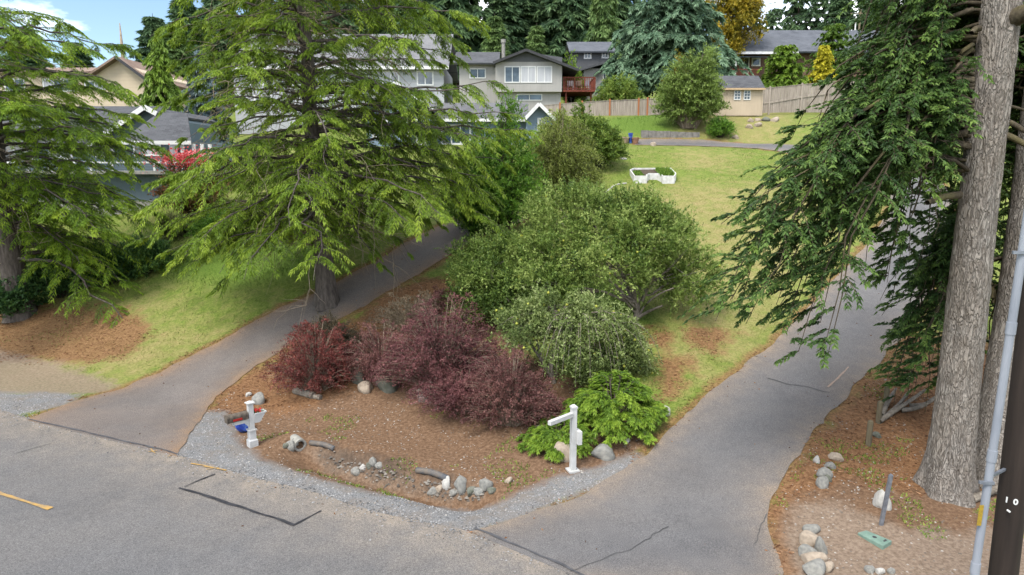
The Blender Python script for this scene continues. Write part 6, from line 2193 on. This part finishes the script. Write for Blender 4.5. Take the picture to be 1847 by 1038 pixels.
# leaning grey stake, green lid, wooden stakes
b0 = G(1588, 947)
e = W(1607, 857, b0[1] - .1)
st = MB().bar(b0 - UP * .1, e, .07, .035, up=(0, 1, 0)).bar(b0 - UP * .1 + np.array([.02, .03, 0]), e + np.array([.02, .03, 0]), .025, .04, up=(0, 1, 0))
tag(st.build('steel_stake', M['steel'], org=b0), 'leaning grey steel stake before the huge fir trunk', 'stake')
c0 = [G(*q) for q in ((1546, 966), (1562, 960), (1608, 983), (1592, 993))]
zz = max(q[2] for q in c0) + .035
lidt = thing('utility_box', 'pale green utility box lid set in the bare ground', 'utility box', np.mean(c0, 0))
P = [np.array([q[0], q[1], zz]) for q in c0]
MB().hexa([p - UP * .09 for p in P] + P).build('lid', M['greenlid'], lidt, bevel=.012)
cm = np.mean(P, 0)
MB().tube([cm + UP * .001, cm + UP * .004], .035, 14).build('lid_mark', M['dark_trim'], lidt)
MB().bar(cm + (P[2] - P[0]) * .34 + UP * .003, cm + (P[2] - P[0]) * .34 + (P[3] - P[2]) * .3 + UP * .003, .03, .004).build('lid_slot', M['dark_trim'], lidt)
for (px, py, ty, lb) in ((1566, 804, 757, 'nearest of three weathered wooden stakes by the driveway'), (1584, 763, 722, 'middle of three weathered wooden stakes by the driveway'), (1597, 733, 688, 'farthest of three weathered wooden stakes by the driveway')):
    b0 = G(px, py)
    hs = (py - ty) * mpp(b0)
    m_ = MB()
    w0 = .10
    m_.tube([b0 - UP * .1, b0 + UP * hs * .9, b0 + UP * (hs * .97), b0 + UP * hs], [w0 * .62, w0 * .6, w0 * .55, w0 * .3], 8)
    tag(m_.build('wooden_stake', M['stake'], org=b0), lb, 'stake', 'wooden stakes by the driveway')
# dead root
b0 = G(1640, 755)
wd = Wood()
rt = thing('dead_root', 'tangled grey dead root lying behind the wooden stakes', 'root', b0)
for ch in ([(1585, 765), (1610, 752), (1640, 738), (1668, 722)], [(1590, 755), (1600, 735), (1615, 715)], [(1625, 745), (1650, 748), (1680, 738)], [(1600, 756), (1625, 735), (1640, 718)], [(1640, 738), (1665, 742), (1690, 728)]):
    q = chaikin(np.array([G(*c) + UP * (.06 + .07 * i) for i, c in enumerate(ch)]), 2)
    wd.add(q, np.linspace(.075, .025, len(q)) * (1 + .2 * vnoise(q, 6, 2)), 7)
wd.build('root_wood', M['driftwood'], rt)
# firewood behind the trunk
gF = 'firewood stacked between the fir trunks'
fi = 0
for r_ in range(4):
    for c_ in range(2):
        px, py = 1766 + c_ * 14 + rng.uniform(-2, 2), 866 - r_ * 14
        q = W(px, py - 6, 13.55 + .05 * (r_ % 2))
        g_ = ground_z(q[0], q[1])
        m_ = MB()
        ax = norm(np.array([rng.normal(0, .2), 1, rng.normal(0, .06)]))
        q = np.array([q[0], q[1], g_ + .07 + r_ * .145])
        m_.tube([q - ax * .2, q + ax * .2], .07 + rng.uniform(-.01, .012), 5 + fi % 3)
        tag(m_.build('firewood_log', M['firewood'], org=q), ['left', 'right'][c_] + ' split log in the ' + ['bottom', 'second', 'third', 'top'][r_] + ' row of firewood between the fir trunks', 'log', gF)
        fi += 1
a, b_ = G(1752, 908), G(1806, 890)
b_[2] += .06
q = a + np.outer(np.linspace(0, 1, 7), b_ - a) + UP * .07
tag(MB().tube(q, .075 * (1 + .15 * vnoise(q, 5, 8)), 9).build('log', M['driftwood'], org=a), 'pale bare log lying against the dark pole and fir', 'log')

# culvert pipe (hollow)
c = G(541, 812) + UP * .12
ax = norm(np.array([.55, -.62, -.05]))
m_ = MB()
s_ = norm(cross3(ax, UP))
u_ = cross3(s_, ax)
n = 24
an = np.linspace(0, 2 * np.pi, n, endpoint=False)
ring = lambda o_, r: [tuple(c + ax * o_ + r * (math.cos(t_) * s_ + math.sin(t_) * u_)) for t_ in an]
m_.v = ring(-.32, .15) + ring(.05, .15) + ring(.05, .105) + ring(-.30, .10)
for A_, B_ in ((0, 1), (1, 2), (2, 3)):
    m_.f += [(A_ * n + i, A_ * n + (i + 1) % n, B_ * n + (i + 1) % n, B_ * n + i) for i in range(n)]
m_.f.append(tuple(3 * n + i for i in range(n)))
tag(m_.build('culvert_pipe', M['concrete'], org=c, smooth_shade=False), 'open round concrete culvert pipe at the head of the ditch', 'pipe')
for (pts, lb, r) in (([(560, 797), (585, 802), (603, 807)], 'dirty blue pipe length just beside the concrete culvert', .065), ([(752, 846), (780, 853), (808, 862)], 'blue pipe length half buried farther down the ditch', .07)):
    q = np.array([G(*t_) - UP * (.01 + .035 * (i_ != 1)) for i_, t_ in enumerate(pts)])
    tag(MB().tube(chaikin(q, 2), r, 12).build('drain_pipe', M['black_pipe'], org=q[0], smooth_shade=True), lb, 'pipe', 'blue pipes in the ditch')

# ------------------------------------------------------------------ white raised planter on the lawn (U-shape)
pc = G(1182, 332)
k = mpp(pc)
pt = thing('raised_planter', 'white U shaped raised planter bed on the lawn', 'planter', pc)
Wd, Dp, Hp, th, leg = 2.15, 1.75, .46, .05, .72
X0, Y0 = pc[0] - 1.05, pc[1] + .05
zlow = min(ground_z(X0 + i * .5, Y0 + j * .5) for i in range(5) for j in range(4)) - .05


def zt_(yv):
    return pc[2] + .40 + .22 * (yv - Y0)


outline = [(0, 0), (.62, 0), (.62, .18), (.85, .55), (1.25, .55), (1.42, .18), (1.42, 0), (2.0, 0), (2.2, .55), (2.2, 1.75), (.28, 1.75), (0, 1.35)]
for i in range(len(outline)):
    a, b_ = outline[i], outline[(i + 1) % len(outline)]
    p0 = np.array([X0 + a[0], Y0 + a[1]])
    p1 = np.array([X0 + b_[0], Y0 + b_[1]])
    L = np.linalg.norm(p1 - p0)
    nb = max(1, int(L / .35))
    n2 = np.array([-(p1 - p0)[1], (p1 - p0)[0]]) / L * th / 2
    m_ = MB()
    z0a, z1a = zt_(p0[1]), zt_(p1[1])
    m_.hexa([(*(p0 - n2), zlow), (*(p1 - n2), zlow), (*(p1 + n2), zlow), (*(p0 + n2), zlow), (*(p0 - n2), z0a), (*(p1 - n2), z1a), (*(p1 + n2), z1a), (*(p0 + n2), z0a)])
    m_.build('side_board', M['planterwhite'], pt)
sm = MB().poly([(X0 + a, Y0 + b_, zt_(Y0 + b_) - .08) for a, b_ in outline])
sm.build('soil', M['soil'], pt)
lv = Leaves()
nn = 900
fx, fy = rng.uniform(1.35, 2.05, nn), rng.uniform(.2, 1.5, nn)
S = np.stack([X0 + fx, Y0 + fy, zt_(Y0 + fy) - .08], -1)
lv.add(S, norm(rng.normal(0, .45, (nn, 3)) + UP), rdir(nn), rng.uniform(.10, .28, nn), .05, rng.normal(.5, .2, nn))
fx = rng.uniform(.1, .5, 350)
fy = rng.uniform(.15, 1.2, 350)
S = np.stack([X0 + fx, Y0 + fy, zt_(Y0 + fy) - .08], -1)
lv.add(S, norm(rng.normal(0, .45, (350, 3)) + UP), rdir(350), rng.uniform(.06, .16, 350), .05, rng.normal(.4, .2, 350))
lv.build('planter_greens', M['bright_grass'], pt)

# retaining wall, pots on the upper lane
YV = G(1220, 251)[1] + .15
x0 = W(1157, 250, YV)[0]
x1 = W(1262, 250, YV)[0]
rw = thing('retaining_wall', 'low grey concrete retaining wall above the lane', 'wall', (x0, YV, ground_z(x0, YV)))
nblk = 8
for i in range(nblk):
    xa = x0 + (x1 - x0) * i / nblk
    xb = x0 + (x1 - x0) * (i + 1) / nblk - .02
    zt2 = W(1157, 236 + i * .4, YV)[2]
    MB().box((xa, YV + rng.uniform(-.015, .015), ground_z(xa, YV) - .3), (xb, YV + .3, zt2 + rng.uniform(-.02, .02))).build('block', M['concrete_dark'], rw)
for (px, py, w_, h_, mt, lb, blu) in ((1127, 259, 16, 11, 'tan_pot', 'tan pot at the end of the lane, leftmost', 0), (1146, 260, 13, 11, 'terracotta', 'terracotta pot beside the retaining wall end', 0), (1137, 259, 8, 18, 'blue_plastic', 'tall dark blue pot between the clay pots', 1)):
    b0 = G(px, py)
    k = mpp(b0)
    r, hp = w_ * k / 2, h_ * k
    o = thing('garden_pot', lb, 'pot', b0, 'pots at the end of the lane')
    MB().tube([b0, b0 + UP * hp * .8, b0 + UP * hp * .82, b0 + UP * hp], [r * .68, r * .95, r * 1.05, r * 1.05], 14, True).build('pot_body', M[mt], o)
    MB().tube([b0 + UP * (hp + .001), b0 + UP * (hp + .01)], r * .9, 14).build('pot_soil', M['soil'], o)
# brush heap by the right fence
b0 = G(1422, 190)
bh = thing('brush_pile', 'heap of cut branches below the right fence', 'brush pile', b0)
wd = Wood()
for i in range(60):
    c = b0 + np.array([rng.normal(0, .6), rng.normal(0, .4), abs(rng.normal(.12, .15))])
    d = norm(np.array([rng.normal(), rng.normal(), rng.normal(0, .25)])) * rng.uniform(.3, .7)
    wd.add(np.array([c - d, c + UP * .05, c + d]), np.array([.03, .025, .01]), 4)
wd.build('branches', M['bark_twig'], bh)
# bent white hoop behind the apple
q = chaikin(np.array([W(1085, 358, 27.0), W(1095, 345, 27.0), W(1110, 333, 27.0), W(1130, 331, 27.0)]), 3)
b0 = np.array([q[0][0], q[0][1], ground_z(q[0][0], q[0][1])])
q = np.concatenate([b0[None], q])
tag(MB().tube(q, .03, 6).build('bare_branch', M['rock_white'], org=b0, smooth_shade=True), 'bent white bare branch rising behind the apple tree', 'branch')

# ------------------------------------------------------------------ ground cover stuff
def scatter(n, test, xr, yr, inroad=.02):
    x = rng.uniform(*xr, n)
    y = rng.uniform(yr[0] ** .5, yr[1] ** .5, n) ** 2
    kp = test(x, y) & (sdist(x, y, poly_dl) < .0) & (sdist(x, y, poly_dr) < .0) & (sdist(x, y, poly_road) < inroad)
    x, y = x[kp], y[kp]
    return np.stack([x, y, height(x, y)], -1)


def nz(x, y, s, seed):
    return vnoise(np.stack([x, y, 0 * x], -1), s, seed)


lawn = lambda x, y: (sample_attr('dirt', x, y) < .4) & (sample_attr('gravel', x, y) < .35) & (sample_attr('sand', x, y) < .5) & (nz(x, y, 1.1, 8) + .5 * nz(x, y, 3, 9) > -.25 + .5 * sample_attr('litter', x, y))
S = scatter(210000, lawn, (-26, 22), (12, 42))
n = len(S)
lv = Leaves(True)
lu = sample_attr('lush', S[:, 0], S[:, 1])
dr = sample_attr('dry', S[:, 0], S[:, 1])
lv.add(S - UP * .01, norm(rng.normal(0, .5, (n, 3)) + UP), rdir(n), rng.uniform(.03, .09, n) * (1 + 1.2 * lu), rng.uniform(.014, .03, n), np.clip(.42 + .35 * dr - .4 * lu + rng.normal(0, .16, n) + .25 * nz(S[:, 0], S[:, 1], .6, 12), 0, 1))
tag(lv.build('grass', M['grass_blade']), 'short patchy lawn grass on the slopes', 'grass', kind='stuff')
lus = lambda x, y: (sample_attr('lush', x, y) + .5 * nz(x, y, 2, 14) > .55)
S = scatter(50000, lus, (-26, 22), (14, 54))
n = len(S)
lv = Leaves(True)
lv.add(S - UP * .01, norm(rng.normal(0, .5, (n, 3)) + UP), rdir(n), rng.uniform(.08, .22, n), rng.uniform(.02, .035, n), rng.normal(.45, .18, n))
tag(lv.build('tall_grass', M['bright_grass']), 'lush longer grass on the bank and under the cedar', 'grass', kind='stuff')
lit_ = lambda x, y: (np.maximum(sample_attr('litter', x, y), sample_attr('edge', x, y) * .8) + .35 * nz(x, y, 1.6, 22) > .52) & (sample_attr('gravel', x, y) < .6)
S = scatter(110000, lit_, (-24, 14), (10, 30))
n = len(S)
lv = Leaves(True)
lv.add(S + UP * rng.uniform(.004, .04, n)[:, None], norm(rng.normal(0, 1, (n, 3)) * np.array([1, 1, .18])), UP + rng.normal(0, .6, (n, 3)), rng.uniform(.04, .13, n), rng.uniform(.01, .03, n), rng.normal(.5, .25, n))
tag(lv.build('needle_litter', M['litter']), 'fallen brown needles and leaves along the driveways', 'leaf litter', kind='stuff')
wee = lambda x, y: (sample_attr('dirt', x, y) > .5) & (sample_attr('gravel', x, y) < .35) & (nz(x, y, 1.2, 31) + .6 * nz(x, y, 4, 32) > .45) & (sample_attr('sand', x, y) < .7)
S = scatter(60000, wee, (-8, 10), (9, 17))
n = len(S)
lv = Leaves(True)
lv.add(S, norm(rng.normal(0, .8, (n, 3)) + UP * .8), rdir(n), rng.uniform(.03, .08, n), rng.uniform(.018, .035, n), rng.normal(.5, .22, n))
tag(lv.build('weeds', M['weed']), 'small yellow green weeds in the bare soil', 'weeds', kind='stuff')


def pebbles(S, r, mat, name, label, cat):
    n = len(S)
    O = np.array([[1, 0, 0], [-1, 0, 0], [0, 1, 0], [0, -1, 0], [0, 0, 1], [0, 0, -1]], float)
    R = r[:, None, None] * (1 + rng.uniform(-.35, .35, (n, 6, 1))) * np.array([1, 1, .65])
    a = rng.uniform(0, 6.28, n)
    ca, sa = np.cos(a)[:, None], np.sin(a)[:, None]
    V = O[None] * R
    V = np.stack([V[..., 0] * ca - V[..., 1] * sa, V[..., 0] * sa + V[..., 1] * ca, V[..., 2]], -1) + S[:, None]
    f = np.array([[0, 2, 4], [2, 1, 4], [1, 3, 4], [3, 0, 4], [2, 0, 5], [1, 2, 5], [3, 1, 5], [0, 3, 5]])[:4]
    Q = (np.arange(n)[:, None, None] * 6 + f[None]).reshape(-1, 3)
    tint = np.repeat(rng.uniform(0, 1, n), 4)
    o = place(name, make_mesh(name, V.reshape(-1, 3), quads=Q, mat=mat, tint=tint))
    tag(o, label, cat, kind='stuff')


M['pebble'] = leafmat('gravel_stones', (.066, .066, .067), (.145, .146, .147), (.25, .248, .243), 0.0, 1.0, .9)
M['pebble_tan'] = leafmat('tan_gravel_stones', (.09, .075, .06), (.18, .155, .13), (.30, .28, .25), 0.0, 1.0, .9)
M['pebble_ditch'] = leafmat('ditch_pebbles', (.055, .047, .04), (.12, .105, .088), (.20, .18, .155), 0.0, 1.0, .9)
gr_ = lambda x, y: sample_attr('gravel', x, y) + .2 * nz(x, y, 3, 44) > .5
S = scatter(60000, gr_, (-16, 4), (8, 20))
S2 = scatter(200000, lambda x, y: np.abs(sdist(x, y, poly_road[:70]) if False else sdist(x, y, poly_road)) < rng.exponential(.16, len(x)), (-16, 3), (8, 20), 1.0)[:1600]
S2[:, 2] += .018
S = np.concatenate([S, S2])
pebbles(S, rng.uniform(.008, .024, len(S)), M['pebble'], 'gravel', 'crushed blue grey gravel along the road edge', 'gravel')
dt_ = lambda x, y: (np.maximum(sample_attr('dirt', x, y), sample_attr('sand', x, y)) > .5) & (nz(x, y, 2, 54) > -.2)
S = scatter(16000, dt_, (-14, 12), (8, 19))
pebbles(S, rng.uniform(.006, .026, len(S)), M['pebble_tan'], 'pebbles', 'scattered pale pebbles on the bare soil', 'pebbles')
S = scatter(40000, lambda x, y: sdist(x, y, gpoly([(575, 818), (700, 848), (820, 880), (890, 888), (870, 902), (780, 902), (640, 866), (580, 838)])) > .0, (-8, 3), (9, 17))
pebbles(S[:1500], rng.uniform(.02, .06, len(S[:1500])), M['pebble_ditch'], 'ditch_stones', 'small loose stones filling the ditch bottom', 'stones')

# a few blown leaves and needles on the asphalt
n = 2600
x = rng.uniform(-16, 16, n)
y = rng.uniform(9, 30, n)
d1, d2, d3 = sdist(x, y, poly_dl), sdist(x, y, poly_dr), sdist(x, y, poly_road)
kp = ((d1 > 0) & (rng.exponential(.5, n) > d1 * .6)) | ((d2 > 0) & (rng.exponential(.45, n) > d2)) | ((d3 > 0) & (rng.exponential(.3, n) > d3))
S = np.stack([x[kp], y[kp], height(x[kp], y[kp], False) + .028], -1)
n = len(S)
lv = Leaves()
lv.add(S, norm(rng.normal(0, 1, (n, 3)) * np.array([1, 1, .1])), UP + rng.normal(0, .3, (n, 3)), rng.uniform(.03, .08, n), rng.uniform(.012, .035, n), rng.normal(.45, .25, n))
lo_ = lv.build('fallen_leaves', M['litter'])
tag(lo_, 'scattered fallen leaves and needles on the asphalt', 'leaf litter', kind='stuff')
